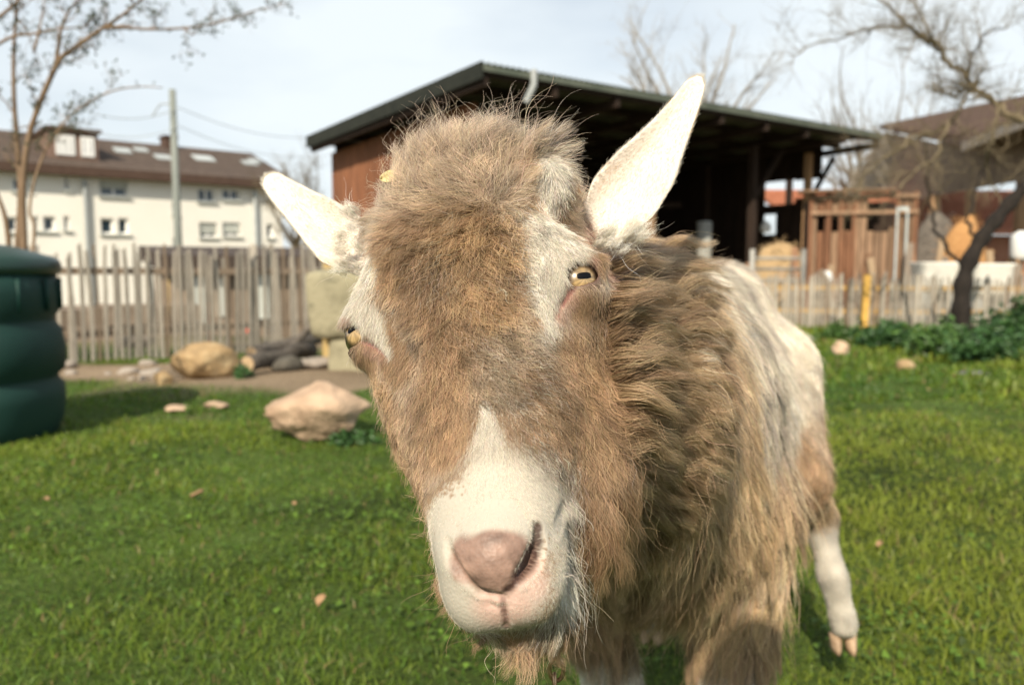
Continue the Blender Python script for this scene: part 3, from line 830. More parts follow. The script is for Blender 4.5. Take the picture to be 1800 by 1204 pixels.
def px_line(pts, d):
    """world points from photograph pixels; d a single distance or one per point"""
    return [P(x, y, d[i] if hasattr(d, '__len__') else d) for i, (x, y) in enumerate(pts)]
def spline(pts, n=5):
    pts = [Vector(p) for p in pts]
    q = [pts[0] * 2 - pts[1]] + pts + [pts[-1] * 2 - pts[-2]]
    out = []
    for i in range(1, len(q) - 2):
        for k in range(n):
            t = k / n
            a, b, c, d = q[i - 1], q[i], q[i + 1], q[i + 2]
            out.append(.5 * (2 * b + (c - a) * t + (2 * a - 5 * b + 4 * c - d) * t * t + (3 * b - a - 3 * c + d) * t ** 3))
    out.append(pts[-1])
    return out
def twigs(mb, path, r0, depth, rnd, length, count, spread=1.0, up=.25, tips=None, n=4, drop=0.0):
    """side shoots along a path, recursively"""
    if depth == 0: return
    L_ = len(path)
    for k in range(count):
        i = min(L_ - 2, int(rnd.uniform(.12, 1.0) * (L_ - 1)))
        p = path[i]; d = (path[i + 1] - path[i]).normalized()
        v = Vector((rnd.gauss(0, 1), rnd.gauss(0, 1), rnd.gauss(0, 1)))
        v = (v - d * v.dot(d)).normalized()
        dr = (d * rnd.uniform(.3, 1.0) + v * spread * rnd.uniform(.5, 1.0) + Vector((0, 0, up))).normalized()
        ln = length * rnd.uniform(.5, 1.15)
        pts = [p.copy()]
        m = 5
        for j in range(m):
            dr = (dr + Vector((rnd.gauss(0, .17), rnd.gauss(0, .17), rnd.gauss(0, .17) + up * .12 - drop * j))).normalized()
            pts.append(pts[-1] + dr * ln / m)
        rr = r0 * rnd.uniform(.45, .8)
        mb.tube(pts, [rr * (1 - .8 * j / m) for j in range(m + 1)], n if depth > 1 else 3, cap=False)
        if tips is not None: tips.extend(pts[1:])
        twigs(mb, pts, rr * .7, depth - 1, rnd, length * .58, max(2, int(count * .62)), spread, up, tips, n, drop)

# --- budding shrub on the left, close enough for its buds to show
rnd = random.Random(3)
base = P(32, 560, 4.25); base.z = 0
shrub = empty('budding_fruit_tree', tuple(base)); bpy.context.view_layer.update()
tag(shrub, 'slender budding tree with several thin stems behind the green composter', 'tree')
so = Vector(base)
stems = [([(34, 640), (30, 470), (36, 330), (26, 200), (24, 100), (30, 0), (36, -60)], .019, 4.25),
         ([(38, 640), (42, 450), (40, 330), (55, 225), (100, 115), (130, 85), (185, 48), (225, 20), (270, -20)], .021, 4.15),
         ([(98, 118), (106, 60), (116, 30), (150, -20)], .012, 4.15),
         ([(25, 640), (15, 420), (-5, 340), (-40, 250)], .018, 4.3),
         ([(30, 640), (60, 420), (52, 370), (66, 300), (95, 240), (140, 190), (200, 160), (250, 153), (286, 155)], .009, 4.1),
         ([(184, 50), (215, 48), (260, 52), (325, 50), (385, 40), (440, 22), (505, 4)], .009, 4.15),
         ([(-30, 95), (20, 66), (60, 60), (100, 52), (150, 48), (200, 45)], .009, 4.2),
         ([(-20, 45), (10, 22), (38, -4), (60, -30)], .012, 4.2),
         ([(60, 90), (72, 40), (80, -20)], .008, 4.2),
         ([(325, 50), (340, 62), (345, 40)], .005, 4.15), ([(28, 30), (50, 60), (60, 95)], .006, 4.25)]
paths = []
for i, (pl, r_, d) in enumerate(stems):
    pa = [p - so for p in spline(px_line(pl, d), 4)]
    if i in (0, 1, 3, 4): pa[0].z = -.03
    mb = MB().tube(pa, [r_ * (1 - .75 * k / (len(pa) - 1)) for k in range(len(pa))], 6)
    mb.build('stem', m_bark_l, shrub, True); paths.append((pa, r_))
mb = MB(); tips = []
for pa, r_ in paths:
    up_part = [p for p in pa if p.z > 1.05]
    if len(up_part) > 3: twigs(mb, up_part, r_ * .35, 2, rnd, .17, int(3 + len(up_part) * .40), 1.0, .25, tips)
    tips.extend(up_part[::1])
tw = mb.build('twigs', m_bark_l, shrub); tw['kind'] = 'stuff'
m_bud = noise_mat('young_leaf_bud', (.030, .045, .030), (.075, .085, .045), scale=20, rough=.7)
mb = MB()
def leaf(mb, p, d, ln, w, rnd):
    d = d.normalized(); s = d.cross(Vector((rnd.gauss(0, 1), rnd.gauss(0, 1), rnd.gauss(0, 1)))).normalized(); nn = s.cross(d)
    mb.add([p, p + d * ln * .45 + s * w / 2 + nn * ln * .07, p + d * ln, p + d * ln * .45 - s * w / 2 + nn * ln * .07, p + d * ln * .5 - nn * .1 * ln], [(0, 1, 4), (1, 2, 4), (2, 3, 4), (3, 0, 4)])
for p in tips:
    if rnd.random() < .24:
        for _ in range(rnd.randint(1, 3)):
            leaf(mb, p + Vector((rnd.gauss(0, .008), rnd.gauss(0, .008), rnd.gauss(0, .008))), Vector((rnd.gauss(0, .6), rnd.gauss(0, .6), rnd.gauss(.6, .6))), rnd.uniform(.012, .034), rnd.uniform(.006, .015), rnd)
bu = mb.build('buds', m_bud, shrub); bu['kind'] = 'stuff'

# --- gnarled fruit tree on the right
rnd = random.Random(8)
tb = P(1694, 585, 8.2); tb.z = 0
tree = empty('gnarled_fruit_tree', tuple(tb)); bpy.context.view_layer.update()
tag(tree, 'old gnarled bare fruit tree with dark leaning trunk and tangled mossy branches', 'tree')
to = Vector(tb)
tr_pts = [p - to for p in spline(px_line([(1693, 600), (1690, 540), (1697, 480), (1722, 425), (1752, 385), (1790, 340), (1832, 296), (1860, 240)], 8.2), 5)]
tr_pts[0].z = -.06
MB().tube(tr_pts, [.095 - .042 * k / (len(tr_pts) - 1) + .012 * math.sin(k * 1.7) for k in range(len(tr_pts))], 9).build('trunk', m_bark, tree, True)
limbs = [([(1858, 245), (1815, 218), (1775, 205), (1745, 178), (1712, 150), (1698, 128)], .060, m_bark_k),
         ([(1698, 128), (1668, 112), (1650, 88), (1632, 70), (1600, 48), (1572, 22), (1530, -12)], .034, m_bark_k),
         ([(1640, 80), (1600, 52), (1560, 48), (1520, 54), (1480, 66), (1430, 82), (1385, 98)], .022, m_bark_k),
         ([(1652, 90), (1634, 55), (1620, 30), (1600, -10)], .022, m_bark_k),
         ([(1700, 130), (1712, 95), (1724, 66), (1742, 56), (1770, 48)], .020, m_bark),
         ([(1705, 140), (1680, 170), (1650, 160), (1625, 150)], .026, m_bark_k),
         ([(1712, 150), (1690, 190), (1672, 215), (1640, 235), (1600, 250), (1560, 270), (1530, 300), (1508, 318)], .024, m_bark_k),
         ([(1640, 235), (1610, 240), (1580, 262), (1540, 285), (1500, 292)], .018, m_bark_k),
         ([(1745, 180), (1752, 215), (1735, 260), (1738, 300), (1752, 340), (1762, 372)], .024, m_bark_k),
         ([(1672, 215), (1640, 280), (1600, 310), (1570, 345), (1555, 362)], .017, m_bark_k),
         ([(1700, 485), (1660, 430), (1640, 395), (1632, 340), (1626, 250)], .030, m_bark),
         ([(1720, 425), (1700, 390), (1712, 345), (1725, 300)], .028, m_bark)]
mb = MB(); rndl = []
for pl, r_, m__ in limbs:
    dd = [8.2 + rnd.uniform(-.05, .05) + .6 * math.sin(.9 * k + r_ * 200) * min(1, k / 3) * .5 for k in range(len(pl))]
    pa = [p - to + Vector((rnd.gauss(0, .012), rnd.gauss(0, .02), rnd.gauss(0, .012))) for p in spline(px_line(pl, dd), 4)]
    MB().tube(pa, [r_ * .78 * (1 - .6 * k / (len(pa) - 1)) * (1 + .12 * math.sin(k * 2.1)) for k in range(len(pa))], 7).build('limb', m__, tree, True)
    rndl.append((pa, r_))
mb = MB()
for pa, r_ in rndl[:-2]:
    twigs(mb, pa, max(.0075, r_ * .36), 3, rnd, .55, 13, 1.1, .08, None, 4)
tw = mb.build('twigs', m_bark_k, tree); tw['kind'] = 'stuff'

def bare_tree(name, label, px, pyb, pyt, d, mat, seed, r0, spread_px, count=9, cat='tree', group=None):
    rnd = random.Random(seed)
    b0 = at_y(px, 470, d); b0.z = -.3
    t = empty(name, tuple(b0)); tag(t, label, cat, group)
    top = at_y(px, pyt, d); H_ = top.z - b0.z; W_ = spread_px / FPX * d
    n = 9
    pa = [Vector((rnd.gauss(0, .02) * H_ * (k > 0), rnd.gauss(0, .02) * H_ * (k > 0), H_ * .55 * k / n)) for k in range(n + 1)]
    MB().tube(pa, [r0 * (1 - .6 * k / n) for k in range(n + 1)], 7).build('trunk', mat, t, True)
    mb = MB()
    for k in range(20):
        i = rnd.randint(5, n); a = rnd.uniform(0, 6.28); e = rnd.uniform(.45, 1.35)
        dr = Vector((math.cos(a) * math.cos(e), math.sin(a) * math.cos(e), math.sin(e)))
        ln = rnd.uniform(.6, 1) * min((H_ - pa[i].z) / max(.3, dr.z), W_ * .55 / max(.2, math.hypot(dr.x, dr.y)))
        pp = [pa[i].copy()]
        for j in range(8):
            dr = (dr + Vector((rnd.gauss(0, .12), rnd.gauss(0, .12), rnd.gauss(0.03, .1)))).normalized(); pp.append(pp[-1] + dr * ln / 8)
        mb.tube(pp, [r0 * .42 * (1 - .8 * j / 8) for j in range(9)], 5, cap=False)
        twigs(mb, pp, r0 * .12, 3, rnd, ln * .34, count, .9, .2, None, 3)
    c = mb.build('crown', mat, t); c['kind'] = 'stuff'
    return t
bare_tree('bare_tree', 'pale wide bare tree rising beyond the barn roof beside the right ear', 1205, 470, 20, 34, m_bark_g, 21, .26, 340, 9)
bare_tree('bare_tree', 'thin bare tree standing between the barn roof and the gnarled tree', 1492, 470, 90, 27, m_bark_g, 22, .13, 150, 7)
bare_tree('bare_tree', 'slender forked bare tree just behind the tangled mossy branches', 1590, 470, 105, 29, m_bark_g, 23, .13, 130, 7)
bare_tree('bare_shrub', 'brownish leafless bush between the apartment house and the barn', 528, 470, 245, 24, m_bark_k, 24, .10, 150, 11, 'bush')

# --- leafy clumps under the gnarled tree
m_leaf = noise_mat('deep_green_leaf', (.020, .060, .018), (.055, .125, .030), scale=12, rough=.5, spec=.4)
m_leaf2 = noise_mat('mid_green_leaf', (.040, .095, .020), (.085, .165, .035), scale=12, rough=.5, spec=.4)
def leafy(name, label, px, pyb, w, h, seed, n, mat, d=None, ls=1.0):
    rnd = random.Random(seed)
    b0 = G(px, pyb) if d is None else at_y(px, 470, d); b0.z = float(ground_z(b0.x, b0.y))
    t = empty(name, tuple(b0)); tag(t, label, 'plant')
    mb = MB(); st = MB()
    for k in range(max(6, n // 28)):
        a = rnd.uniform(0, 6.28); rr = rnd.uniform(0, w / 2)
        root = Vector((math.cos(a) * rr * .6, math.sin(a) * rr * .6, 0)); tip = Vector((math.cos(a) * rr, math.sin(a) * rr, h * rnd.uniform(.45, 1) * (1 - .5 * (rr / (w / 2)) ** 2)))
        st.tube([root, (root + tip) / 2 + Vector((0, 0, .03)), tip], [.006, .005, .003], 4, cap=False)
        for _ in range(28):
            u = rnd.uniform(.15, 1.05)
            p = root.lerp(tip, u) + Vector((rnd.gauss(0, .035 * ls), rnd.gauss(0, .035 * ls), rnd.gauss(0, .025 * ls)))
            leaf(mb, p, Vector((rnd.gauss(0, 1), rnd.gauss(0, 1), rnd.gauss(.35, .5))), rnd.uniform(.05, .11) * ls, rnd.uniform(.025, .05) * ls, rnd)
    st.build('stems', mat, t)['kind'] = 'stuff'
    f = mb.build('foliage', mat, t); f['kind'] = 'stuff'
leafy('leafy_plant', 'low dark green leafy clump behind the pale stone', 1560, 612, .75, .24, 31, 800, m_leaf)
leafy('leafy_plant', 'taller leafy clump at the foot of the gnarled tree', 1650, 628, .65, .34, 32, 800, m_leaf2)
leafy('leafy_plant', 'broad dark leafy clump right of the gnarled trunk', 1742, 640, .65, .32, 33, 800, m_leaf)
leafy('leafy_plant', 'dense shadowy bush at the end of the low paling fence', 1790, 600, .9, .45, 34, 1100, m_leaf)
leafy('leafy_plant', 'thin yellowish green clump beside the hind leg', 1470, 600, .45, .16, 35, 400, m_leaf2)
leafy('leafy_plant', 'small green weed growing at the pink rock', 625, 772, .22, .07, 36, 300, m_leaf, None, .35)
leafy('leafy_plant', 'small weed between the yellow rock and dark log', 425, 672, .24, .10, 37, 200, m_leaf, None, .4)
# ------------------------------------------------------------------ green composter
m_green = noise_mat('dark_green_plastic', (.004, .026, .021), (.009, .042, .033), scale=3, rough=.62, spec=.3, bump=.08, bump_scale=10)
m_green_d = noise_mat('green_lid_plastic', (.006, .030, .022), (.012, .045, .032), scale=3, rough=.4, spec=.5)
cb = at_y(-82, 470, 3.52); cb.z = 0
comp = empty('composter', tuple(cb)); tag(comp, 'dark green ribbed plastic composter drum with lid at the left edge', 'composter')
R0 = .405
def wob(a, z): return 1 + .018 * math.sin(3 * a + z * 5) + .012 * math.sin(7 * a - 3 * z)
prof = [(R0 * .86, -.03), (R0 * .90, .0), (R0 * .96, .06), (R0 * .99, .16), (R0 * .985, .22), (R0 * .93, .245), (R0 * .93, .262), (R0 * 1.00, .29), (R0 * 1.03, .38), (R0 * 1.0, .47), (R0 * .935, .505), (R0 * .93, .522), (R0 * .985, .55), (R0 * .99, .64), (R0 * .975, .72)]
MB().lathe(prof, 40, (0, 0, 0), wob).build('drum', m_green, comp, True)
lid = MB().lathe([(R0 * .96, .715), (R0 * 1.015, .722), (R0 * 1.03, .745), (R0 * 1.02, .775), (R0 * .97, .795), (R0 * .55, .845), (R0 * .18, .865), (R0 * .15, .90), (.02, .905)], 40, (0, 0, 0), lambda a, z: 1 + .006 * math.sin(12 * a)).build('lid', m_green_d, comp, True)
for k in range(16):
    a = 2 * math.pi * k / 16
    MB().tube([(R0 * 1.0 * math.cos(a), R0 * 1.0 * math.sin(a), .56), (R0 * 1.0 * math.cos(a), R0 * 1.0 * math.sin(a), .70)], .011, 6).build('rib', m_green, comp, True)
hm = MB()
ha_ = math.radians(-62)
hc_ = Vector((R0 * 1.06 * math.cos(ha_), R0 * 1.06 * math.sin(ha_), .745))
hm.tube([hc_ + Vector((-.03, -.01, .02)), hc_ + Vector((0, -.03, .0)), hc_ + Vector((.035, -.02, -.045))], .009, 6); hm.build('latch', m_white, comp, True)

# ------------------------------------------------------------------ rocks
def rock(name, label, c, size, seed, mat, rough=.22, cat='rock', sub=4, rz=0.0, sharp=1.0, peak=None):
    rnd = np.random.default_rng(seed)
    bm = bmesh.new(); bmesh.ops.create_icosphere(bm, subdivisions=sub, radius=1)
    me = bpy.data.meshes.new(name); bm.to_mesh(me); bm.free()
    v = np.zeros(len(me.vertices) * 3, dtype=np.float32); me.vertices.foreach_get('co', v); v = v.reshape(-1, 3).astype(float)
    # facets: flatten against random planes
    for _ in range(16):
        n = rnd.normal(size=3); n /= np.linalg.norm(n); d = rnd.uniform(.58, .92)
        e = v @ n - d
        v -= np.clip(e, 0, None)[:, None] * n * .88 * sharp
    v *= (1 + rough * .45 * vnoise(v * 2.2 + seed, seed) + rough * .22 * vnoise(v * 6 + seed, seed + 1) + rough * .10 * vnoise(v * 16, seed + 2))[:, None]
    if peak is not None:
        v[:, 2] = np.where(v[:, 2] > 0, v[:, 2] * np.clip(1.15 - .62 * np.abs(v[:, 0] - peak), .35, 1.2), v[:, 2])
        v[:, 1] *= np.clip(1.1 - .35 * np.abs(v[:, 0] - peak), .4, 1.2)
    v *= np.array(size) / 2
    me.vertices.foreach_set('co', v.astype(np.float32).ravel())
    o = link_mesh(name, me, mat, None, True)
    o.location = c; o.rotation_euler = (0, 0, rz)
    if label: tag(o, label, cat)
    return o
m_rockp = noise_mat('pinkish_sandstone', (.33, .225, .15), (.50, .36, .25), scale=7, bump=1.0, bump_scale=26, rough=.95, contrast=.16, c3=(.43, .305, .21))
m_rocky = noise_mat('yellow_lichen_stone', (.22, .155, .085), (.36, .27, .155), scale=9, bump=1.0, bump_scale=24, rough=.95, contrast=.16, c3=(.30, .205, .105))
m_rockg = noise_mat('grey_brown_stone', (.19, .165, .14), (.36, .31, .26), scale=8, bump=.5, bump_scale=20, rough=.95)
m_khaki = noise_mat('khaki_weathered_stone', (.14, .125, .08), (.28, .25, .165), scale=5, bump=.7, bump_scale=22, rough=.9, c3=(.26, .235, .155))
g = G(545, 772); rock('rock', 'big pale pinkish angular rock lying on the grass beside the goat face', (g.x, g.y + .12, .075), (.58, .40, .34), 5, m_rockp, .34, rz=.12, peak=.20)
g = G(345, 672); rock('rock', 'yellow stained boulder with shadowed underside near the paling fence', (g.x, g.y + .12, .10), (.50, .34, .30), 9, m_rocky, .22, rz=.35)
g = G(283, 680); rock('rock', 'small yellowish stone at the left end of the yellow boulder', (g.x, g.y + .05, .04), (.13, .12, .13), 12, m_rocky, .2, 'stone', 3)
g = G(380, 715); rock('stone', 'flat pale stone sunk in grass before the yellow boulder', (g.x, g.y, .012), (.14, .12, .05), 13, m_rockp, .2, 'stone', 3)
g = G(312, 722); rock('stone', 'flat pinkish stone lying left of the pale flat stone', (g.x, g.y, .010), (.13, .10, .045), 14, m_rockp, .2, 'stone', 3)
g = G(1478, 622); rock('stone', 'pale cream stone by the leafy clump beyond the hind leg', (g.x, g.y, .05), (.17, .14, .15), 15, m_rockp, .22, 'stone', 3)
g = G(1590, 650); rock('stone', 'orange brown stone on the grass edge under the leafy clump', (g.x, g.y, .03), (.16, .12, .12), 16, m_rocky, .22, 'stone', 3)
g = G(1715, 662); rock('stone', 'flat dark grey stone in the shade under the gnarled tree', (g.x, g.y, .01), (.34, .2, .06), 17, noise_mat('slate', (.10, .10, .12), (.17, .16, .18), scale=6), .15, 'stone', 3)
# stones heaped in front of the fence: each its own
rnd = random.Random(17)
for k in range(16):
    px = rnd.uniform(110, 410); py = rnd.uniform(630, 668)
    g = G(px, py); s = rnd.uniform(.05, .15)
    o = rock('stone', None, (g.x, g.y, s * .12), (s * 1.3, s, s * .6), 200 + k, m_rockg, .2, 'stone', 2, rz=rnd.uniform(0, 3))
    tag(o, 'grey stone of the rubble strip along the foot of the paling fence', 'stone', 'rubble stones along the fence')
# dark logs
m_log = noise_mat('grey_black_log', (.050, .044, .038), (.17, .145, .12), scale=8, stretch=(1, 5, 5), bump=.6, bump_scale=20, rough=.95)
m_cut = noise_mat('cut_wood', (.30, .21, .12), (.42, .31, .19), scale=12)
def log(label, a, b, r, seed, mat=m_log):
    rnd = random.Random(seed); a = Vector(a); b = Vector(b)
    t = empty('log', tuple(a)); tag(t, label, 'log')
    n = 7
    pa = [(b - a) * k / n + Vector((rnd.gauss(0, .008), rnd.gauss(0, .008), rnd.gauss(0, .008))) for k in range(n + 1)]
    MB().tube(pa, [r * (1 + rnd.uniform(-.12, .12)) for _ in pa], 10).build('trunk', mat, t, True)
    d = (b - a).normalized()
    MB().tube([pa[0] - d * .004, pa[0] + d * .002], r * .86, 10).build('cut_face', m_cut, t)
ga = G(432, 666); gb = G(575, 640)
log('thick dark weathered log between the yellow boulder and khaki block', (ga.x, ga.y, .10), ((ga.x + gb.x) / 2 + .05, gb.y + .02, .11), .06, 1)
ga = G(440, 655); gb = G(600, 628)
log('thinner grey log resting behind the thick dark log', (ga.x - .05, ga.y + .14, .12), (gb.x, gb.y + .2, .20), .055, 2)
ga = G(470, 650)
log('short dark branch propped up against the khaki block', (ga.x, ga.y + .25, .05), (ga.x + .34, ga.y + .5, .42), .028, 3)
ga = G(255, 612)
log('blackened stump lying in the rubble before the pickets', (ga.x - .12, ga.y - .25, .07), (ga.x + .15, ga.y - .22, .09), .06, 4)
m_rockd = noise_mat('dark_mossy_stone', (.055, .050, .040), (.15, .135, .11), scale=8, bump=.6, bump_scale=20, rough=.95)
for k, (px, py, sx, sy, sz, lab) in enumerate(((505, 655, .26, .2, .17, 'dark mossy stone beside the cut end of the dark log'), (555, 650, .30, .2, .15, 'dark grey stone at the foot of the khaki block'), (468, 640, .2, .18, .2, 'grey brown stone piled behind the dark log'), (530, 628, .26, .2, .26, 'tall grey stone piled up against the khaki block'))):
    g = G(px, py); rock('rock', lab, (g.x, g.y, sz * .3), (sx, sy, sz), 90 + k, m_rockd if k % 2 == 0 else m_rockg, .3, 'rock', 3, rz=k * .8)
# khaki block stack
g = G(610, 655)
ks = empty('khaki_block', (g.x - .02, g.y + .16, 0)); bpy.context.view_layer.update()
tag(ks, 'khaki weathered block standing upright on a smaller block behind the left eye', 'block')
def soft_block(name, sx, sy, sz, z0, seed, parent, off=(0, 0), taper=0.0):
    bm = bmesh.new(); bmesh.ops.create_cube(bm, size=1)
    bmesh.ops.subdivide_edges(bm, edges=bm.edges[:], cuts=9, use_grid_fill=True)
    me = bpy.data.meshes.new(name); bm.to_mesh(me); bm.free()
    v = np.zeros(len(me.vertices) * 3, dtype=np.float32); me.vertices.foreach_get('co', v); v = v.reshape(-1, 3).astype(float)
    l = np.abs(v * 2) ** 10; v /= (l.sum(1) ** (1 / 10))[:, None] * 1.0
    v *= np.array([sx, sy, sz]); v[:, 0] *= 1 + taper * v[:, 2] / sz
    v += vert_noise3(v * 7 + seed, seed) * .012
    v += np.array([off[0], off[1], z0 + sz / 2])
    me.vertices.foreach_set('co', v.astype(np.float32).ravel())
    return link_mesh(name, me, m_khaki, parent, True)
def vert_noise3(p, s): return np.stack([vnoise(p, s), vnoise(p, s + 1), vnoise(p, s + 2)], 1)
soft_block('upper_block', .50, .30, .50, .235, 41, ks, (0, 0), .10)
soft_block('lower_block', .34, .26, .26, -.02, 45, ks, (.05, 0), -.05)
m_plank = noise_mat('ochre_plank', (.36, .25, .10), (.48, .36, .17), scale=6, stretch=(5, 5, .5))
for k, dx in enumerate((-.215, -.135)):
    p = empty('stake', (g.x + .10 + dx, g.y + .36, 0)); bpy.data.objects.remove(p)
    o = MB().box(-.030, .030, -.012, .012, -.1, .80 - .02 * k, jit=.002).build('wooden_stake', m_plank)
    o.location = (g.x - .02 + dx, g.y + .38, 0); o.rotation_euler = (.02, .03 - .05 * k, .2)
    tag(o, ('ochre wooden stake at the outer edge behind the khaki block', 'second ochre stake close behind the khaki block')[k], 'stake')
# small bright scraps by the fence
g = G(448, 592); o = rock('red_ball', 'small red ball lying against the pickets', (g.x, g.y - .1, .07), (.12, .10, .08), 71, noise_mat('red_plastic', (.50, .06, .035), (.60, .09, .05), scale=4, rough=.5), .08, 'ball', 3, sharp=.2)
g = G(508, 598); o = rock('white_ball', 'small white ball by the propped dark branch', (g.x, g.y - .55, .17), (.07, .07, .07), 72, m_white, .03, 'ball', 3, sharp=.0)
for px, h_, col_, lab in ((288, .66, m_plank, 'ochre upright stick leaning behind the grey pickets'), (362, .44, noise_mat('red_stick_paint', (.40, .13, .07), (.52, .19, .10), scale=5), 'reddish stick leaning on the inside of the grey pickets')):
    t_ = (px - 110) / 530.0
    p = at_y(px, 470, 6.2 + 2.0 * t_ - .10)
    o = MB().box(-.016, .016, -.01, .01, -.02, h_, jit=.002).build('stick', col_); o.location = (p.x, p.y, 0); o.rotation_euler = (-.04, random.uniform(-.08, .08), .3)
    tag(o, lab, 'stick')
# ------------------------------------------------------------------ things in and around the barn
def bw_point(px, py, t):
    return on_plane(px, py, Fc + sd_ * t, sd_)
m_drum = noise_mat('grey_drum', (.22, .22, .20), (.34, .34, .31), scale=5, rough=.55)
p = bw_point(1237, 450, 2.2)
drum = empty('grey_barrel', (p.x, p.y, 0)); tag(drum, 'grey barrel standing in the dark of the open barn', 'barrel')
hb = bw_point(1237, 390, 2.2).z; rb_ = .19
MB().lathe([(rb_ * .97, 0), (rb_, .03), (rb_, hb * .32), (rb_ * 1.03, hb * .34), (rb_, hb * .36), (rb_, hb * .65), (rb_ * 1.03, hb * .67), (rb_, hb * .69), (rb_, hb - .03)], 20).build('barrel_body', m_drum, drum, True)
MB().lathe([(rb_ * .99, hb - .028), (rb_ * 1.02, hb - .01), (rb_ * .98, hb), (rb_ * .3, hb + .015)], 20).build('lid', m_metal, drum, True)
for k, (px, py, w, h_, lab) in enumerate(((1345, 408, .30, .30, 'white feed sack leaning in the barn left of the hut'), (1392, 408, .42, .22, 'low white feed sack beside the taller white sack'))):
    p = bw_point(px, py, 2.6); z = bw_point(px, py, 2.6).z
    t = empty('feed_sack', (p.x, p.y, z)); tag(t, lab, 'sack')
    mb = MB(); n = 14
    mb.lathe([(w * .40, 0), (w * .5, h_ * .12), (w * .52, h_ * .45), (w * .46, h_ * .75), (w * .20, h_ * .9), (w * .05, h_ * .93)], n, (0, 0, 0), lambda a, z: 1 + .12 * math.sin(2 * a) + .06 * math.sin(5 * a + 9 * z)); mb.build('sack', m_white, t, True)
    MB().tube([(-w * .16, 0, h_ * .92), (0, .01, h_ * .97), (w * .16, 0, h_ * .94)], w * .09, 6).build('tied_top', m_white, t, True)
    # the shelf of straw that carries them
m_straw = noise_mat('straw', (.30, .20, .10), (.50, .36, .20), scale=14, stretch=(1, 1, 4), bump=.8, bump_scale=40, rough=1)
m_orange = noise_mat('rusty_mulch', (.33, .165, .065), (.48, .27, .11), scale=14, bump=.8, bump_scale=30, rough=1)
def heap(name, label, px, pyb, pyt, d, wpx, mat, seed, cat='heap'):
    c = at_y(px, 470, d); w = wpx / FPX * d; ht = at_y(px, pyt, d).z
    n = 34; r = np.random.default_rng(seed)
    v = []; f = []
    for i in range(n + 1):
        for j in range(n + 1):
            x = -1 + 2 * i / n; y = -1 + 2 * j / n; rr = math.hypot(x, y)
            v.append((x * w / 2, y * w * .35, max(0, 1 - rr ** 3.2)))
    v = np.array(v); v[:, 2] = v[:, 2] * ht * (1 + .22 * vnoise(v * np.array([5 / w, 5 / w, 0]), seed)) + .03 * vnoise(v * np.array([26 / w, 26 / w, 1]), seed + 1) - .05
    for i in range(n):
        for j in range(n):
            a = i * (n + 1) + j; f.append((a, a + n + 1, a + n + 2, a + 1))
    o = link_mesh(name, np_mesh(name, v, np.array(f)), mat, None, True); o.location = (c.x, c.y, 0)
    tag(o, label, cat)
    # loose stalks sticking out
    mb = MB(); rn = random.Random(seed)
    for k in range(260):
        q = v[rn.randrange(len(v))]
        if q[2] < .02: continue
        p = Vector(q); d_ = Vector((rn.gauss(0, 1), rn.gauss(0, 1), rn.uniform(0, .8))).normalized() * rn.uniform(.08, .2)
        mb.bar(p, p + d_, .007, .007)
    s = mb.build('stalks', mat, o); s['kind'] = 'stuff'
heap('straw_heap', 'heap of tan straw under the white sacks left of the hut post', 1372, 470, 404, 13.6, 130, m_straw, 51)
heap('mulch_heap', 'rusty orange brown heap right of the wooden hut', 1690, 460, 402, 13.5, 120, m_orange, 52)
heap('brushwood_heap', 'grey brown brushwood heap between the hut and the orange heap', 1640, 460, 396, 14.8, 120, m_log, 53)
# old boards and posts leaning about the hut
rnd = random.Random(23)
BO = [(1302, 12.4, .55, .3), (1332, 12.9, .72, -.3), (1360, 12.6, .62, .35), (1386, 12.9, .75, .15), (1406, 12.7, .95, -.1), (1438, 12.5, .70, .5), (1470, 12.4, .62, -.5), (1510, 12.4, .85, .22), (1545, 12.3, .78, -.25), (1590, 12.3, 1.0, .12), (1622, 12.5, .9, -.35), (1640, 12.8, 1.1, .2), (1668, 12.6, .8, -.15), (1706, 12.4, .72, .4), (1752, 12.6, .9, -.2), (1775, 12.8, .7, .3)]
BL_ = ['board leaning outside the left gate post', 'board just inside the left gate post', 'board before the middle of the straw heap', 'board at the right slope of the straw heap', 'tall board at the right gate post', 'board leaning on the left corner of the hut', 'board under the narrow window gaps of the hut', 'board left of the yellow fence post before the hut', 'board right of the yellow fence post before the hut', 'tall board against the pale hut door frame', 'board at the right corner of the hut', 'tall board at the left end of the first white trough', 'board at the right end of the first white trough', 'board leaning close left of the dark trunk', 'board before the second white trough', 'board between the second trough and the white tank']
m_bd = [noise_mat('old_board_%s' % n_, a_c, b_c, scale=6, stretch=(5, 5, .5), bump=.3, bump_scale=30) for n_, a_c, b_c in (('grey', (.15, .12, .095), (.28, .23, .18)), ('brown', (.16, .085, .048), (.30, .17, .10)), ('tan', (.26, .18, .11), (.42, .31, .20)))]
for k, (px, d, h_, ln) in enumerate(BO):
    p = at_y(px, 470, d)
    o = MB().box(-.05, .05, -.014, .014, -.05, h_ + .12, jit=.006).build('board', m_bd[k % 3]); o.location = (p.x, p.y, 0); o.rotation_euler = (rnd.uniform(-.12, .05), ln * .6, rnd.uniform(-.3, .3))
    tag(o, ('grey', 'brown', 'tan')[k % 3] + ' ' + BL_[k], 'board', 'old boards leaning about the hut')
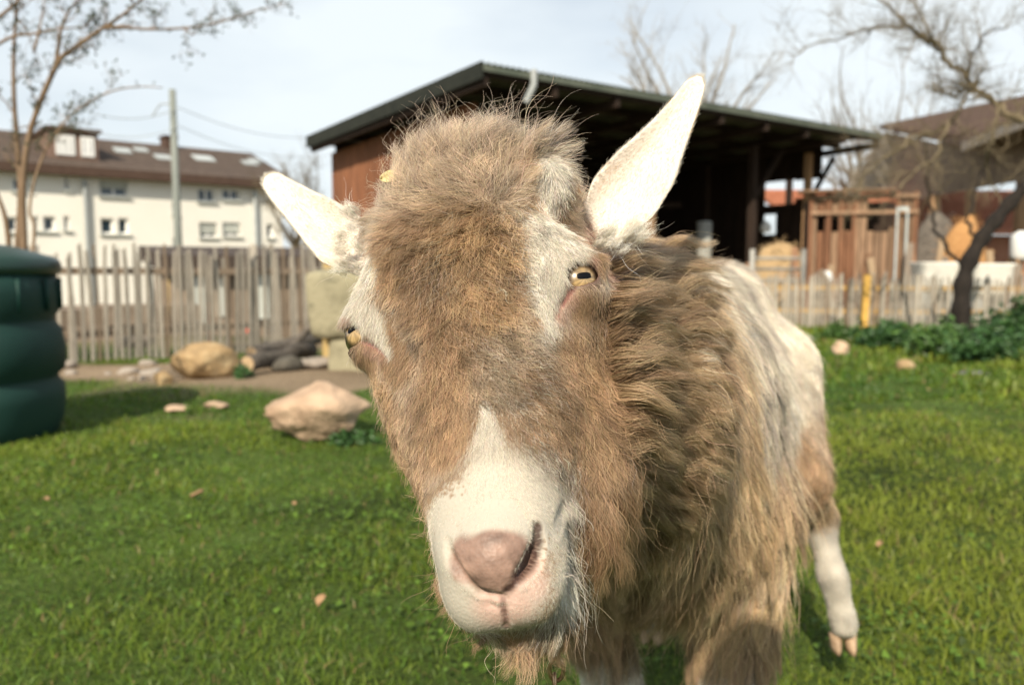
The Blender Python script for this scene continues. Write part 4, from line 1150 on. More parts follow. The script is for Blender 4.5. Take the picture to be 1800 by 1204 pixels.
# galvanised gate before the straw
fr = yard_frame(1322, 1412, 12.2, 12.0)
gt = empty('metal_gate', tuple(fr[0])); bpy.context.view_layer.update(); go = Vector(gt.location)
tag(gt, 'galvanised tube gate in front of the straw heap', 'gate')
m_gal = noise_mat('gate_galvanised', (.20, .19, .17), (.33, .32, .29), scale=6, rough=.5)
for s in (0, fr[3]):
    MB().tube([fr[1] * s + Vector((0, 0, -.05)), fr[1] * s + Vector((0, 0, 1.02))], .04, 8).build('gate_post', m_gal, gt, True)
for z in (.55, .72, .88):
    MB().tube([fr[1] * .04 + Vector((0, 0, z)), fr[1] * (fr[3] - .04) + Vector((0, 0, z))], .024, 6).build('gate_bar', m_gal, gt, True)
# white troughs, white tank, small white figure by the fence
m_trough = noise_mat('chalky_white', (.56, .54, .49), (.70, .68, .62), scale=4, rough=.6)
def trough(label, px, d, w, h_, dp, z0):
    c = at_y(px, 470, d); t = empty('trough', (c.x, c.y, 0)); tag(t, label, 'trough')
    mb = MB()
    for lay, (sx, sz) in enumerate(((1.0, 0),)):
        pass
    prof = []
    n = 28
    rings = []
    for (sc, z) in ((.82, z0), (.90, z0 + .05), (.97, z0 + h_ - .05), (1.04, z0 + h_ - .02), (1.04, z0 + h_), (.94, z0 + h_), (.86, z0 + .12), (.4, z0 + .09)):
        rings.append([(w / 2 * sc * math.copysign(abs(math.cos(a)) ** .45, math.cos(a)), dp / 2 * sc * math.copysign(abs(math.sin(a)) ** .45, math.sin(a)), z) for a in [2 * math.pi * k / n for k in range(n)]])
    vs = [p for r in rings for p in r]; fs = [(i * n + k, i * n + (k + 1) % n, (i + 1) * n + (k + 1) % n, (i + 1) * n + k) for i in range(len(rings) - 1) for k in range(n)]
    fs.append(tuple(range(n))[::-1]); fs.append(tuple((len(rings) - 1) * n + k for k in range(n)))
    mb.add(vs, fs).build('tub', m_trough, t, True)
    for sx in (-1, 1): MB().box(sx * w * .32 - .05, sx * w * .32 + .05, -dp * .3, dp * .3, -.02, z0 - .002).build('foot', m_metal, t)
trough('white tub trough between the wooden hut and the dark trunk', 1645, 11.6, .62, .42, .5, .40)
trough('dirty white tub trough right of the dark trunk', 1735, 11.2, .60, .44, .5, .36)
c = at_y(1792, 470, 14.5)
tk = empty('white_tank', (c.x, c.y, 0)); tag(tk, 'rounded white tank on a stand at the right edge under the farmhouse', 'tank')
MB().lathe([(.08, .86), (.15, .89), (.17, .96), (.17, 1.25), (.14, 1.34), (.06, 1.39), (.02, 1.40)], 20).build('tank_body', m_white, tk, True)
for sx, sy in ((-1, -1), (1, -1), (1, 1), (-1, 1)): MB().box(sx * .12 - .022, sx * .12 + .022, sy * .12 - .022, sy * .12 + .022, -.05, .90).build('leg', m_timber, tk)
p = at_y(1455, 470, 9.95)
pt = empty('white_post', (p.x, p.y, 0)); tag(pt, 'short white topped post just behind the low paling fence', 'post')
MB().tube([(0, 0, -.05), (0, 0, .54)], [.04, .036], 8).build('post_shaft', m_picket_d, pt, True)
MB().lathe([(.05, .541), (.065, .57), (.06, .64), (.045, .69), (.01, .705)], 12).build('cap', m_white, pt, True)
# fallen leaves, each a curled blade
m_dry = noise_mat('dry_leaf', (.24, .14, .07), (.36, .235, .13), scale=20, rough=.8)
def dry_leaf(p, sz, rz_, seed, label, mat=None):
    rnd = random.Random(seed); n = 8
    v = []; f = []
    for i in range(n + 1):
        t = i / n; w = sz * .34 * math.sin(math.pi * min(1, t * .96 + .03)) ** .8
        for j in (-1, -.5, 0, .5, 1):
            v.append((sz * (t - .5), j * w, .22 * sz * abs(j) ** 1.5 + .12 * sz * math.sin(3 * t + seed) + rnd.uniform(-.01, .01) * sz))
    for i in range(n):
        for j in range(4):
            a = i * 5 + j; f.append((a, a + 5, a + 6, a + 1))
    me = np_mesh('fallen_leaf', np.array(v), np.array(f))
    o = link_mesh('fallen_leaf', me, mat or m_dry, None, True); o.location = p; o.rotation_euler = (rnd.uniform(-.2, .2), rnd.uniform(-.2, .2), rz_)
    md = o.modifiers.new('thickness', 'SOLIDIFY'); md.thickness = .0006
    tag(o, label, 'leaf', None)
for k, (px, py, s, lab) in enumerate(((347, 886, .045, 'curled orange dry leaf on the open grass below the pink rock'), (566, 1082, .032, 'small pinkish dry leaf low on the grass left of the muzzle'), (82, 893, .026, 'little tan dry leaf far out on the left grass'), (1545, 975, .024, 'small tan dry leaf on the grass right of the hind hoof'), (518, 905, .02, 'tiny brown dry leaf in the grass below the pink rock point'))):
    g = G(px, py); dry_leaf((g.x, g.y, float(ground_z(g.x, g.y)) + .032), s, k * 1.3, 300 + k, lab)
# ------------------------------------------------------------------ the goat: one continuous body grown from a distance field
eyeL = np.array(P(612, 585, .478)); eyeR = np.array(P(1032, 492, .440))
mouth = np.array(P(886, 1100, .378))
HM = (eyeL + eyeR) / 2
ua = eyeR - eyeL; EYE_SEP = np.linalg.norm(ua); ua /= EYE_SEP
vb = mouth - HM; HEAD_L = np.linalg.norm(vb); vb /= HEAD_L
mix = vb - ua * (ua @ vb) * .30; vb = mix / np.linalg.norm(mix)
ua -= vb * (ua @ vb); ua /= np.linalg.norm(ua)
EYE_DV = .0008                                   # the eyes sit a little askew on the tilted head
wc = np.cross(vb, ua)
if wc @ (np.array(CAM) - HM) < 0: wc = -wc
HR = np.stack([ua, vb, wc])                      # rows: lateral, down the nose, out of the face
def HL(u, v, w): return HM + HR.T @ np.array([u, v, w])
def to_px(p):
    q = Vector(p) - CAM
    d = q.dot(FWD)
    return (900 + FPX * q.dot(RIGHT) / d, 602 - FPX * q.dot(UP) / d, d)

def axis(lo, hi, flo, fhi, fine, coarse):
    a = [np.arange(lo, flo, coarse), np.arange(flo, fhi, fine), np.arange(fhi, hi, coarse)]
    return np.concatenate(a).astype(np.float32)
GX = axis(-.20, .80, -.150, .135, .0014, .009)
GY = axis(.28, 1.80, .30, .60, .0014, .010)
GZ = axis(-.02, .95, .54, .855, .0014, .009)
FIELD = np.full((len(GX), len(GY), len(GZ)), 0.5, dtype=np.float32)

def sub(c, r):
    i = [np.searchsorted(g, [c[k] - r[k], c[k] + r[k]]) for k, g in enumerate((GX, GY, GZ))]
    s = tuple(slice(max(a, 0), max(b, 0)) for a, b in i)
    X = GX[s[0]][:, None, None]; Y = GY[s[1]][None, :, None]; Z = GZ[s[2]][None, None, :]
    return s, X, Y, Z

def combine(s, d, k, op):
    a = FIELD[s]
    if op == 'add':
        h = np.maximum(k - np.abs(a - d), 0) / k
        FIELD[s] = np.minimum(a, d) - h * h * k * 0.25
    else:
        h = np.maximum(k - np.abs(a + d), 0) / k
        FIELD[s] = np.maximum(a, -d) + h * h * k * 0.25

def ellipsoid(c, r, k=.02, op='add', R=None):
    """c world centre, r radii along the rows of R"""
    R = np.eye(3) if R is None else R
    ext = np.sqrt(((R.T * np.array(r)) ** 2).sum(1)) + 2 * k + .02
    s, X, Y, Z = sub(c, ext)
    x = X - c[0]; y = Y - c[1]; z = Z - c[2]
    k0 = 0; k1 = 0
    for i in range(3):
        l = R[i, 0] * x + R[i, 1] * y + R[i, 2] * z
        k0 = k0 + (l / r[i]) ** 2; k1 = k1 + (l / r[i] ** 2) ** 2
    k0 = np.sqrt(k0); k1 = np.sqrt(k1) + 1e-9
    combine(s, (k0 * (k0 - 1) / k1).astype(np.float32), k, op)

def capsule(a, b, ra, rb, k=.02, op='add'):
    a = np.array(a, float); b = np.array(b, float)
    lo = np.minimum(a, b); hi = np.maximum(a, b); m = max(ra, rb) + 2 * k + .02
    s, X, Y, Z = sub((lo + hi) / 2, (hi - lo) / 2 + m)
    d = b - a; L2 = d @ d
    x = X - a[0]; y = Y - a[1]; z = Z - a[2]
    t = np.clip((x * d[0] + y * d[1] + z * d[2]) / L2, 0, 1)
    q = np.sqrt((x - t * d[0]) ** 2 + (y - t * d[1]) ** 2 + (z - t * d[2]) ** 2) - (ra + (rb - ra) * t)
    combine(s, q.astype(np.float32), k, op)

def hell(u, v, w, ru, rv, rw, k=.02, op='add', tilt=0.0):
    R = HR
    if tilt:
        c, s_ = math.cos(tilt), math.sin(tilt)
        R = np.stack([HR[0], c * HR[1] + s_ * HR[2], -s_ * HR[1] + c * HR[2]])
    ellipsoid(HL(u, v, w), (ru, rv, rw), k, op, R)
def hcap(a, b, ra, rb, k=.02, op='add'): capsule(HL(*a), HL(*b), ra, rb, k, op)
def hpath(pts, rads, k, op):
    for i in range(len(pts) - 1): hcap(pts[i], pts[i + 1], rads[i], rads[i + 1], k, op)

# trunk (coarse part of the grid), goat facing the camera, its rump away to the right
SH = np.array([.175, .92, .555]); RU = np.array([.395, 1.50, .590])
AX = RU - SH; AX[2] = 0; AXL = np.linalg.norm(AX); AX /= AXL
PE = np.array([AX[1], -AX[0], 0.0])             # the goat's left, to the right of the picture
def TB(t, s, z):                                 # along the back 0..1, sideways, height
    p = SH + (RU - SH) * t + PE * s
    return np.array([p[0], p[1], z])
TR = np.stack([AX, PE, np.array([0, 0, 1.0])])
ellipsoid(TB(.02, 0, .545), (.15, .118, .175), .05, 'add', TR)     # chest and shoulders
ellipsoid(TB(.35, 0, .525), (.24, .135, .180), .06, 'add', TR)     # ribs
ellipsoid(TB(.68, 0, .515), (.22, .142, .185), .06, 'add', TR)     # belly
ellipsoid(TB(.98, 0, .590), (.16, .118, .150), .06, 'add', TR)     # rump
capsule(TB(-.02, 0, .675), TB(1.0, 0, .700), .055, .055, .06)      # spine
# neck and throat
capsule(HL(0, -.055, -.085), TB(-.02, 0, .60), .072, .125, .06)
capsule(HL(0, .02, -.12), TB(-.12, 0, .50), .06, .11, .06)
ellipsoid(np.array([.086, .665, .640]), (.086, .100, .100), .05)      # the thick ruff of the neck
# legs: (hip, joints..., foot)
def leg(pts, rads, k=.03):
    for i in range(len(pts) - 1): capsule(pts[i], pts[i + 1], rads[i], rads[i + 1], k)
HOOF = []
hl = [TB(.95, .085, .56), TB(.80, .125, .40), TB(1.04, .128, .285), np.array(G(1462, 1098, .09)), np.array(G(1488, 1128, .045))]
hl[3] = np.array(P(1464, 1015, 1.385)); hl[4] = np.array(P(1484, 1098, 1.385))
hl[2] = np.array(P(1436, 905, 1.44)); 
leg(hl, [.095, .068, .030, .021, .026])
hr = [TB(.95, -.085, .56), TB(.82, -.115, .40), TB(1.06, -.115, .285), TB(1.0, -.115, .10), TB(.985, -.12, .045)]
leg(hr, [.105, .070, .030, .021, .026])
fl = [TB(.0, .075, .48), TB(.02, .085, .33), TB(-.03, .085, .235), TB(.0, .085, .09), TB(-.02, .085, .045)]
leg(fl, [.08, .042, .030, .020, .026])
fr = [TB(.0, -.075, .48), TB(-.02, -.085, .36), np.array(P(1078, 1205, 1.0)), TB(-.02, -.095, .09), TB(-.04, -.095, .045)]
leg(fr, [.08, .044, .031, .020, .026])
for f in (hl, hr, fl, fr): HOOF.append(f[4])
# tail
capsule(TB(1.2, 0, .68), TB(1.33, 0, .70), .03, .018, .03)
# skull
hell(0, -.058, -.062, .066, .078, .076, .03)
hell(0, -.045, -.022, .048, .050, .038, .03)
for q in (-1, 1):
    e = -q * EYE_DV
    hell(q * (.050 if q > 0 else .0465), e, -.020, .029 if q > 0 else .0265, .026, .030, .018)                       # eye socket
    hcap((q * .032, -.036 + e, .004), (q * .059, -.015 + e, -.003), .019, .014, .02)   # brow ridge
    hell(q * (.057 if q > 0 else .050), -.074, -.014 if q > 0 else -.030, .017, .019, .022, .016)                    # horn bud
    hcap((q * .040, .020, -.060), (q * .028, .095, -.062), .036, .024, .025)   # cheek and jaw
    hcap((q * .044, -.015, -.085), (q * .040, .04, -.085), .034, .034, .025)
    hcap((q * .033, .028, -.022), (q * .0165, .10, -.020), .025, .018, .02)
hcap((0, -.02, -.018), (0, .085, -.018), .046, .031, .025)
# muzzle: one rounded mass, the nose pad proud of it, wings, lips, chin
hell(.0012, .122, -.026, .0290, .046, .030, .016)
hell(.0015, .134, -.022, .0290, .038, .026, .013)
hell(0, .122, -.002, .0280, .030, .0155, .014)                      # bridge end
hell(0, .1400, .0030, .0235, .0190, .0150, .007, tilt=.25)          # nose pad
for q in (-1, 1):
    hell(q * .0158 + .0015, .143, -.014, .0146, .029, .0185, .012)          # nostril wing
    hell(q * .0100, .157, -.012, .0150, .0150, .0160, .012)         # upper lip
hell(0, .152, -.042, .0220, .022, .020, .012)                        # chin
hcap((0, .10, -.062), (0, .150, -.048), .027, .018, .015)
# eyes: lids wrapped round each ball, an opening cut along the slit
EYE_R = .0142
EYE_C = {1: HL(.0650, -EYE_DV, -.0085), -1: HL(-.0645, EYE_DV - .003, -.0085)}
def eye_off(q, a, b, c):                          # offsets in the eye's own frame: sideways, down, outwards
    return EYE_C[q] + HR[0] * (q * a) + HR[1] * b + HR[2] * c
for q in (-1, 1):
    ellipsoid(EYE_C[q], (EYE_R + .0022,) * 3, .007)
    capsule(eye_off(q, .016 if q > 0 else .009, -.0085, .002 if q > 0 else .009), eye_off(q, -.004, -.0105, .013), .0042 if q > 0 else .0034, .0042, .006)     # heavy upper lid
    ellipsoid(EYE_C[q], (EYE_R + .0003,) * 3, .001, 'sub')
    capsule(eye_off(q, .0105, .0002, .0100) if q > 0 else eye_off(q, .0190, -.0010, .0020), eye_off(q, .0046 if q > 0 else .0014, .0024 if q > 0 else .0032, .0132 if q > 0 else .0142), .0055 if q > 0 else .0078, .0062 if q > 0 else .0064, .003, 'sub')


def surface_nets(F, gx, gy, gz):
    neg = F < 0
    nx, ny, nz = F.shape
    c = np.zeros((nx - 1, ny - 1, nz - 1), dtype=np.uint8)
    for i in (0, 1):
        for j in (0, 1):
            for k in (0, 1):
                c += neg[i:nx - 1 + i, j:ny - 1 + j, k:nz - 1 + k]
    act = (c > 0) & (c < 8)
    idx = np.argwhere(act)
    vid = np.full(act.shape, -1, dtype=np.int32); vid[act] = np.arange(len(idx))
    acc = np.zeros((len(idx), 3)); cnt = np.zeros(len(idx))
    g = (gx, gy, gz)
    cor = [(i, j, k) for i in (0, 1) for j in (0, 1) for k in (0, 1)]
    vals = {q: F[idx[:, 0] + q[0], idx[:, 1] + q[1], idx[:, 2] + q[2]] for q in cor}
    for a in range(3):
        for q in cor:
            if q[a]: continue
            q2 = list(q); q2[a] = 1; q2 = tuple(q2)
            f0, f1 = vals[q], vals[q2]
            m = (f0 < 0) != (f1 < 0)
            t = np.where(m, f0 / np.where(m, f0 - f1, 1), 0)
            for b in range(3):
                p0 = g[b][idx[:, b] + q[b]]; p1 = g[b][idx[:, b] + q2[b]]
                acc[:, b] += np.where(m, p0 + (p1 - p0) * t, 0)
            cnt += m
    v = acc / cnt[:, None]
    faces = []
    for a in range(3):
        s0 = [slice(None)] * 3; s1 = [slice(None)] * 3
        s0[a] = slice(0, -1); s1[a] = slice(1, None)
        e = neg[tuple(s0)] != neg[tuple(s1)]
        flip0 = neg[tuple(s0)]
        b, c2 = (a + 1) % 3, (a + 2) % 3
        pos = np.argwhere(e)
        ok = (pos[:, b] > 0) & (pos[:, c2] > 0) & (pos[:, b] < F.shape[b] - 1) & (pos[:, c2] < F.shape[c2] - 1)
        pos = pos[ok]
        fl_ = flip0[pos[:, 0], pos[:, 1], pos[:, 2]]
        def V(db, dc):
            q = pos.copy(); q[:, b] -= db; q[:, c2] -= dc
            return vid[q[:, 0], q[:, 1], q[:, 2]]
        quad = np.stack([V(1, 1), V(0, 1), V(0, 0), V(1, 0)], 1)
        quad[~fl_] = quad[~fl_][:, ::-1]
        faces.append(quad)
    return v, np.concatenate(faces)

GV, GF = surface_nets(FIELD, GX, GY, GZ)
del FIELD
# a little smoothing
def smooth_verts(v, f, n, lam=.5):
    e = np.concatenate([f[:, [0, 1]], f[:, [1, 2]], f[:, [2, 3]], f[:, [3, 0]]])
    e = np.concatenate([e, e[:, ::-1]])
    deg = np.bincount(e[:, 0], minlength=len(v)).astype(float)[:, None]
    for _ in range(n):
        s = np.stack([np.bincount(e[:, 0], weights=v[e[:, 1], k], minlength=len(v)) for k in range(3)], 1) / np.maximum(deg, 1)
        v = v + lam * (s - v)
    return v
GV = smooth_verts(GV, GF, 3)
def vert_normals(v, f):
    n = np.cross(v[f[:, 2]] - v[f[:, 0]], v[f[:, 3]] - v[f[:, 1]])
    out = np.stack([np.bincount(f.ravel(), weights=np.repeat(n[:, k], 4), minlength=len(v)) for k in range(3)], 1)
    return out / np.maximum(np.linalg.norm(out, axis=1, keepdims=True), 1e-12)
GN = vert_normals(GV, GF)
def head_coords(p): return (p - HM) @ HR.T

# fine relief of nose and mouth, pressed into the surface
def bvh_of(v, f):
    return BVHTree.FromPolygons([tuple(p) for p in v], [tuple(q) for q in f])
BVH = bvh_of(GV, GF)
def hit(px, py, bvh=None):
    d = (P(px, py, 1.0) - CAM).normalized()
    h = (bvh or BVH).ray_cast(CAM, d)
    return None if h[0] is None else np.array(h[0])
def seg_dist(p, a, b):
    d = b - a; t = np.clip(((p - a) @ d) / (d @ d), 0, 1)
    return np.linalg.norm(p - a - t[:, None] * d, axis=1), t
HEADV = np.where((GV[:, 1] < .50) & (GV[:, 2] > .5))[0]
def press(pts, rads, deps, mirror=False):
    """push the skin in along a line of photograph pixels"""
    w = [hit(*p) for p in pts]
    sets = [w]
    if mirror:
        sets = []
        m = []
        for p in w:
            c = head_coords(p); c[0] = -c[0]
            m.append(np.array(BVH.find_nearest(Vector(HM + HR.T @ c))[0]))
        sets = [w, m] if mirror == 'both' else [m]
    for ww in sets:
        push = np.zeros(len(HEADV))
        for i in range(len(ww) - 1):
            d, t = seg_dist(GV[HEADV], ww[i], ww[i + 1])
            r = rads[i] + (rads[i + 1] - rads[i]) * t
            dep = deps[i] + (deps[i + 1] - deps[i]) * t
            push = np.where(np.abs(dep * np.clip(1 - (d / r) ** 2, 0, 1) ** 1.5) > np.abs(push), dep * np.clip(1 - (d / r) ** 2, 0, 1) ** 1.5, push)
        GV[HEADV] -= GN[HEADV] * push[:, None]
PAD_EDGE = [(945, 926), (946, 955), (936, 984), (912, 1012), (891, 1034)]
press([(868, 960), (868, 1005)], [.022, .019], [-.0030, -.0036])                       # the pad swells
press(PAD_EDGE, [.0035, .0055, .0062, .0048, .003], [.0035, .011, .013, .009, .002])    # open nostril
press([(786, 950), (793, 985), (815, 1014), (848, 1036), (880, 1042)], [.003, .0045, .0045, .004, .003], [.001, .0045, .0045, .0035, .001])
press([(848, 1040), (885, 1046), (905, 1036)], [.004, .004, .003], [.0016, .0025, .001])
press([(884, 1050), (886, 1072), (889, 1088), (891, 1101)], [.0022, .0024, .0024, .0020], [.0012, .0022, .0026, .0016])   # cleft of the lip
press([(992, 845), (985, 890), (972, 930)], [.006, .007, .005], [.001, .0022, .0006])   # fold behind the nostril wing
press([(851, 1040), (862, 1062), (880, 1072)], [.003, .003, .002], [.0004, .0012, .0004])
press([(905, 1030), (902, 1050), (890, 1068)], [.003, .003, .002], [.0004, .0012, .0004])
press([(1003, 505), (990, 528), (976, 556)], [.0040, .0038, .002], [.0042, .0036, .001])    # tear grooves
press([(641, 597), (658, 606), (680, 622)], [.0036, .0034, .002], [.0034, .0030, .001])
GV = smooth_verts(GV, GF, 1, .4)
GN = vert_normals(GV, GF)
BVH = bvh_of(GV, GF)
# ------------------------------------------------------------------ ears, eyes, hooves
def ear_surface(cl, hw, depth, cup, nrm_tilt, thick=.0036, nt=26, ns=14):
    """leaf-shaped ear: centre line in photograph pixels with depths, half widths in pixels"""
    t = np.linspace(0, 1, nt)
    k = np.linspace(0, 1, len(cl))
    C = np.stack([np.interp(t, k, [c[i] for c in cl]) for i in (0, 1)], 1)
    for _ in range(2): C[1:-1] = (C[:-2] + 2 * C[1:-1] + C[2:]) / 4
    W = np.interp(t, k, hw)
    W[1:-1] = (W[:-2] + 2 * W[1:-1] + W[2:]) / 4
    W = W * np.sqrt(np.clip(1 - np.clip((t - .93) / .075, 0, 1) ** 2, .03, 1))
    D = np.interp(t, [0, 1], depth)
    s = np.linspace(-1, 1, ns)
    front = np.zeros((nt, ns, 3)); back = np.zeros((nt, ns, 3))
    for i in range(nt):
        d = C[min(i + 1, nt - 1)] - C[max(i - 1, 0)]; d /= np.linalg.norm(d)
        p = np.array([-d[1], d[0]])
        c3 = np.array(P(C[i, 0], C[i, 1], D[i]))
        side = np.array(P(C[i, 0] + p[0], C[i, 1] + p[1], D[i])) - c3
        ax = np.array(P(C[i, 0] + d[0], C[i, 1] + d[1], D[i])) - c3
        side_n = side / np.linalg.norm(side)
        n = np.cross(ax, side); n /= np.linalg.norm(n)
        if n @ (np.array(CAM) - c3) < 0: n = -n
        c, sn = math.cos(nrm_tilt), math.sin(nrm_tilt)
        w = W[i] * np.linalg.norm(side)
        for j in range(ns):
            q = c3 + side_n * (s[j] * w * c) + n * (s[j] * w * sn) + n * (cup * w * (s[j] ** 2 - .5) * (1 - .6 * t[i]))
            th = thick * (1 - .75 * s[j] ** 4) * (1.5 - .8 * t[i])
            front[i, j] = q + n * th / 2; back[i, j] = q - n * th / 2
    v = np.concatenate([front.reshape(-1, 3), back.reshape(-1, 3)])
    f = []
    o = nt * ns
    for i in range(nt - 1):
        for j in range(ns - 1):
            a = i * ns + j
            f.append((a, a + 1, a + ns + 1, a + ns)); f.append((o + a, o + a + ns, o + a + ns + 1, o + a + 1))
        for j, sg in ((0, 1), (ns - 1, -1)):
            a = i * ns + j
            q = (a, a + ns, o + a + ns, o + a)
            f.append(q if sg > 0 else q[::-1])
    for j in range(ns - 1):
        for i in (0, nt - 1):
            a = i * ns + j
            q = (a, o + a, o + a + 1, a + 1)
            f.append(q if i == 0 else q[::-1])
    v = np.array(v); f = np.array(f, dtype=np.int32)
    n = np.cross(v[f[:, 2]] - v[f[:, 0]], v[f[:, 3]] - v[f[:, 1]]).sum(0)
    # outward test: front faces must look along front - back
    fn = np.cross(v[f[0, 2]] - v[f[0, 0]], v[f[0, 3]] - v[f[0, 1]])
    if fn @ (front[0, 0] - back[0, 0]) < 0: f = f[:, ::-1].copy()
    return v, f
EARS = [ear_surface([(1045, 420), (1090, 354), (1130, 300), (1168, 243), (1201, 190), (1229, 136)], [34, 64, 58, 39, 26, 15], (.520, .510), .80, .30),
        ear_surface([(655, 470), (610, 428), (570, 393), (530, 362), (496, 335), (470, 310)], [25, 54, 46, 34, 25, 16], (.535, .545), .75, -.30)]

goat = empty('goat', tuple(TB(.5, 0, 0)))
tag(goat, 'shaggy brown and cream goat with white ears leaning its head towards the camera', 'goat')
bpy.context.view_layer.update()
GINV = goat.matrix_world.inverted()
GOFF = np.array(goat.location)

body_me = np_mesh('goat_body', GV - GOFF, GF)
goat_body = link_mesh('body', body_me, None, goat, True)
ear_obs = []
for v, f in EARS:
    ear_obs.append(link_mesh('ear', np_mesh('ear', v - GOFF, f), None, goat, True))
    ear_obs[-1]['label'] = 'upright white ear' if len(ear_obs) == 1 else 'white ear held out sideways'

# eyes: amber ball with a dark rim, and the bar-shaped pupil lying on it
m_eye, nt_, b_ = new_mat('amber_eye')
a_ = nt_.nodes.new('ShaderNodeAttribute'); a_.attribute_name = 'col'
nt_.links.new(a_.outputs['Color'], b_.inputs['Base Color'])
b_.inputs['Roughness'].default_value = .28; b_.inputs['Coat Weight'].default_value = .7; b_.inputs['Coat Roughness'].default_value = .06
m_pupil, nt_, b_ = new_mat('pupil_black')
b_.inputs['Base Color'].default_value = (.003, .003, .004, 1); b_.inputs['Roughness'].default_value = .25; b_.inputs['Specular IOR Level'].default_value = .15
IRIS_PX = {1: (1027, 490), -1: (622, 583)}
for q in (-1, 1):
    c = EYE_C[q]
    # gaze direction: the point of the ball that shows at the iris centre
    ray = np.array((P(*IRIS_PX[q], 1.0) - CAM).normalized()); o = np.array(CAM) - c
    bq = o @ ray; disc = bq * bq - (o @ o - EYE_R ** 2)
    if disc < 0: disc = 0
    g = (np.array(CAM) + ray * (-bq - math.sqrt(disc)) - c); g /= np.linalg.norm(g)
    #print('iris', q, to_px(c + g * EYE_R), to_px(c))
    if q < 0: g = g + HR[2] * .10; g /= np.linalg.norm(g)
    hx = HR[0] * 1.0 - g * (HR[0] @ g)
    hx = hx + np.array([0, 0, -.10 if q > 0 else .25]); hx -= g * (hx @ g); hx /= np.linalg.norm(hx)
    hy = np.cross(g, hx)
    if hy[2] < 0: hy = -hy
    nu, nv = 40, 24
    vs = []; cols = []
    for i in range(nv + 1):
        th = math.pi * i / nv
        for j in range(nu):
            ph = 2 * math.pi * j / nu
            r = EYE_R * (1 + .05 * max(0, math.cos(th) - .75) * 4)
            vs.append(c + (g * math.cos(th) + hx * math.sin(th) * math.cos(ph) + hy * math.sin(th) * math.sin(ph)) * r)
            rr = th * EYE_R
            k = min(1, max(0, (rr - .0062) / .0018))
            fib = .85 + .25 * math.sin(ph * 19 + 2.2 * math.sin(ph * 7))
            am = np.array([.36, .245, .115]) * fib * (1.15 if math.sin(ph) < 0 else .8)  # upper half darker: the lid's shadow is put into the iris colour
            dk = np.array([.030, .016, .010])
            cols.append(am * (1 - k) + dk * k)
    fs = [(i * nu + j, (i + 1) * nu + j, (i + 1) * nu + (j + 1) % nu, i * nu + (j + 1) % nu) for i in range(nv) for j in range(nu)]
    me = np_mesh('eye', np.array(vs) - GOFF, np.array(fs)); col_attr(me, np.array(cols))
    eye = link_mesh('eye', me, m_eye, goat, True)
    # pupil: rounded bar
    vs = []; NI, NJ = 15, 7
    for lay in (1.004, 1.022):
        for i in range(NI):
            for j in range(NJ):
                x = -1 + 2 * i / (NI - 1); y = -1 + 2 * j / (NJ - 1)
                hh = .0017 * (1 - .45 * abs(x) ** 4)
                a = x * .0040 / EYE_R; bb = (y * hh + .0016) / EYE_R
                d = g + hx * math.tan(a) + hy * math.tan(bb); d /= np.linalg.norm(d)
                ct = d @ g
                vs.append(c + d * EYE_R * (1 + .05 * max(0, ct - .75) * 4) * lay)
    fs = []
    o = NI * NJ
    for i in range(NI - 1):
        for j in range(NJ - 1):
            k = i * NJ + j
            fs.append((o + k, o + k + NJ, o + k + NJ + 1, o + k + 1))
    link_mesh('pupil', np_mesh('pupil', np.array(vs) - GOFF, np.array(fs)), m_pupil, eye, True)

# cloven hooves
m_hoof = noise_mat('hoof_horn', (.30, .20, .12), (.44, .31, .20), scale=40, rough=.55, stretch=(1, 1, 3))
for fi, f in enumerate(HOOF):
    fwd = -AX * .9 + PE * (.25 if fi == 0 else 0); fwd /= np.linalg.norm(fwd); sd = np.array([fwd[1], -fwd[0], 0])
    for q in (-1, 1):
        mb = MB()
        rings = []
        for z, ln, wd, off in ((-.002, .019, .0090, .002), (.010, .019, .0100, .001), (.022, .017, .0110, -.002), (.034, .012, .0110, -.006)):
            ring = []
            for k in range(10):
                a = 2 * math.pi * k / 10
                x = math.cos(a); y = math.sin(a)
                ring.append(np.array([f[0], f[1], max(f[2] - .045, 0) + z * .8]) + fwd * (off + x * ln * (1 if x > 0 else .7)) + sd * (q * .0125 + y * wd * (1 - .35 * max(x, 0))))
            rings.append(ring)
        vs = [tuple(p - GOFF) for r in rings for p in r]
        fs = [(i * 10 + k, i * 10 + (k + 1) % 10, (i + 1) * 10 + (k + 1) % 10, (i + 1) * 10 + k) for i in range(3) for k in range(10)]
        fs += [tuple(range(10))[::-1], tuple(range(30, 40))]
        mb.add(vs, fs).build('hoof', m_hoof, goat, True)
# ------------------------------------------------------------------ coat: colours, grooming and every hair
BROWN = np.array([.335, .218, .128]); GREYBROWN = np.array([.375, .278, .188]); GOLD = np.array([.405, .262, .142])
SHADE_BROWN = np.array([.14, .085, .048]); WHITE = np.array([.62, .565, .475]); FAWN = np.array([.49, .345, .205]); CREAM = np.array([.66, .57, .45])
PINK = np.array([.42, .26, .20]); ASH = np.array([.47, .405, .33])

def surf(px, py):
    h = hit(px, py)
    if h is None:
        # just past the outline: nearest surface point to the ray
        best = None
        d = (P(px, py, 1.0) - CAM).normalized()
        for k in range(60):
            q = CAM + d * (.35 + .025 * k)
            r = BVH.find_nearest(q)
            if best is None or r[3] < best[1]: best = (np.array(r[0]), r[3])
        h = best[0]
    return h
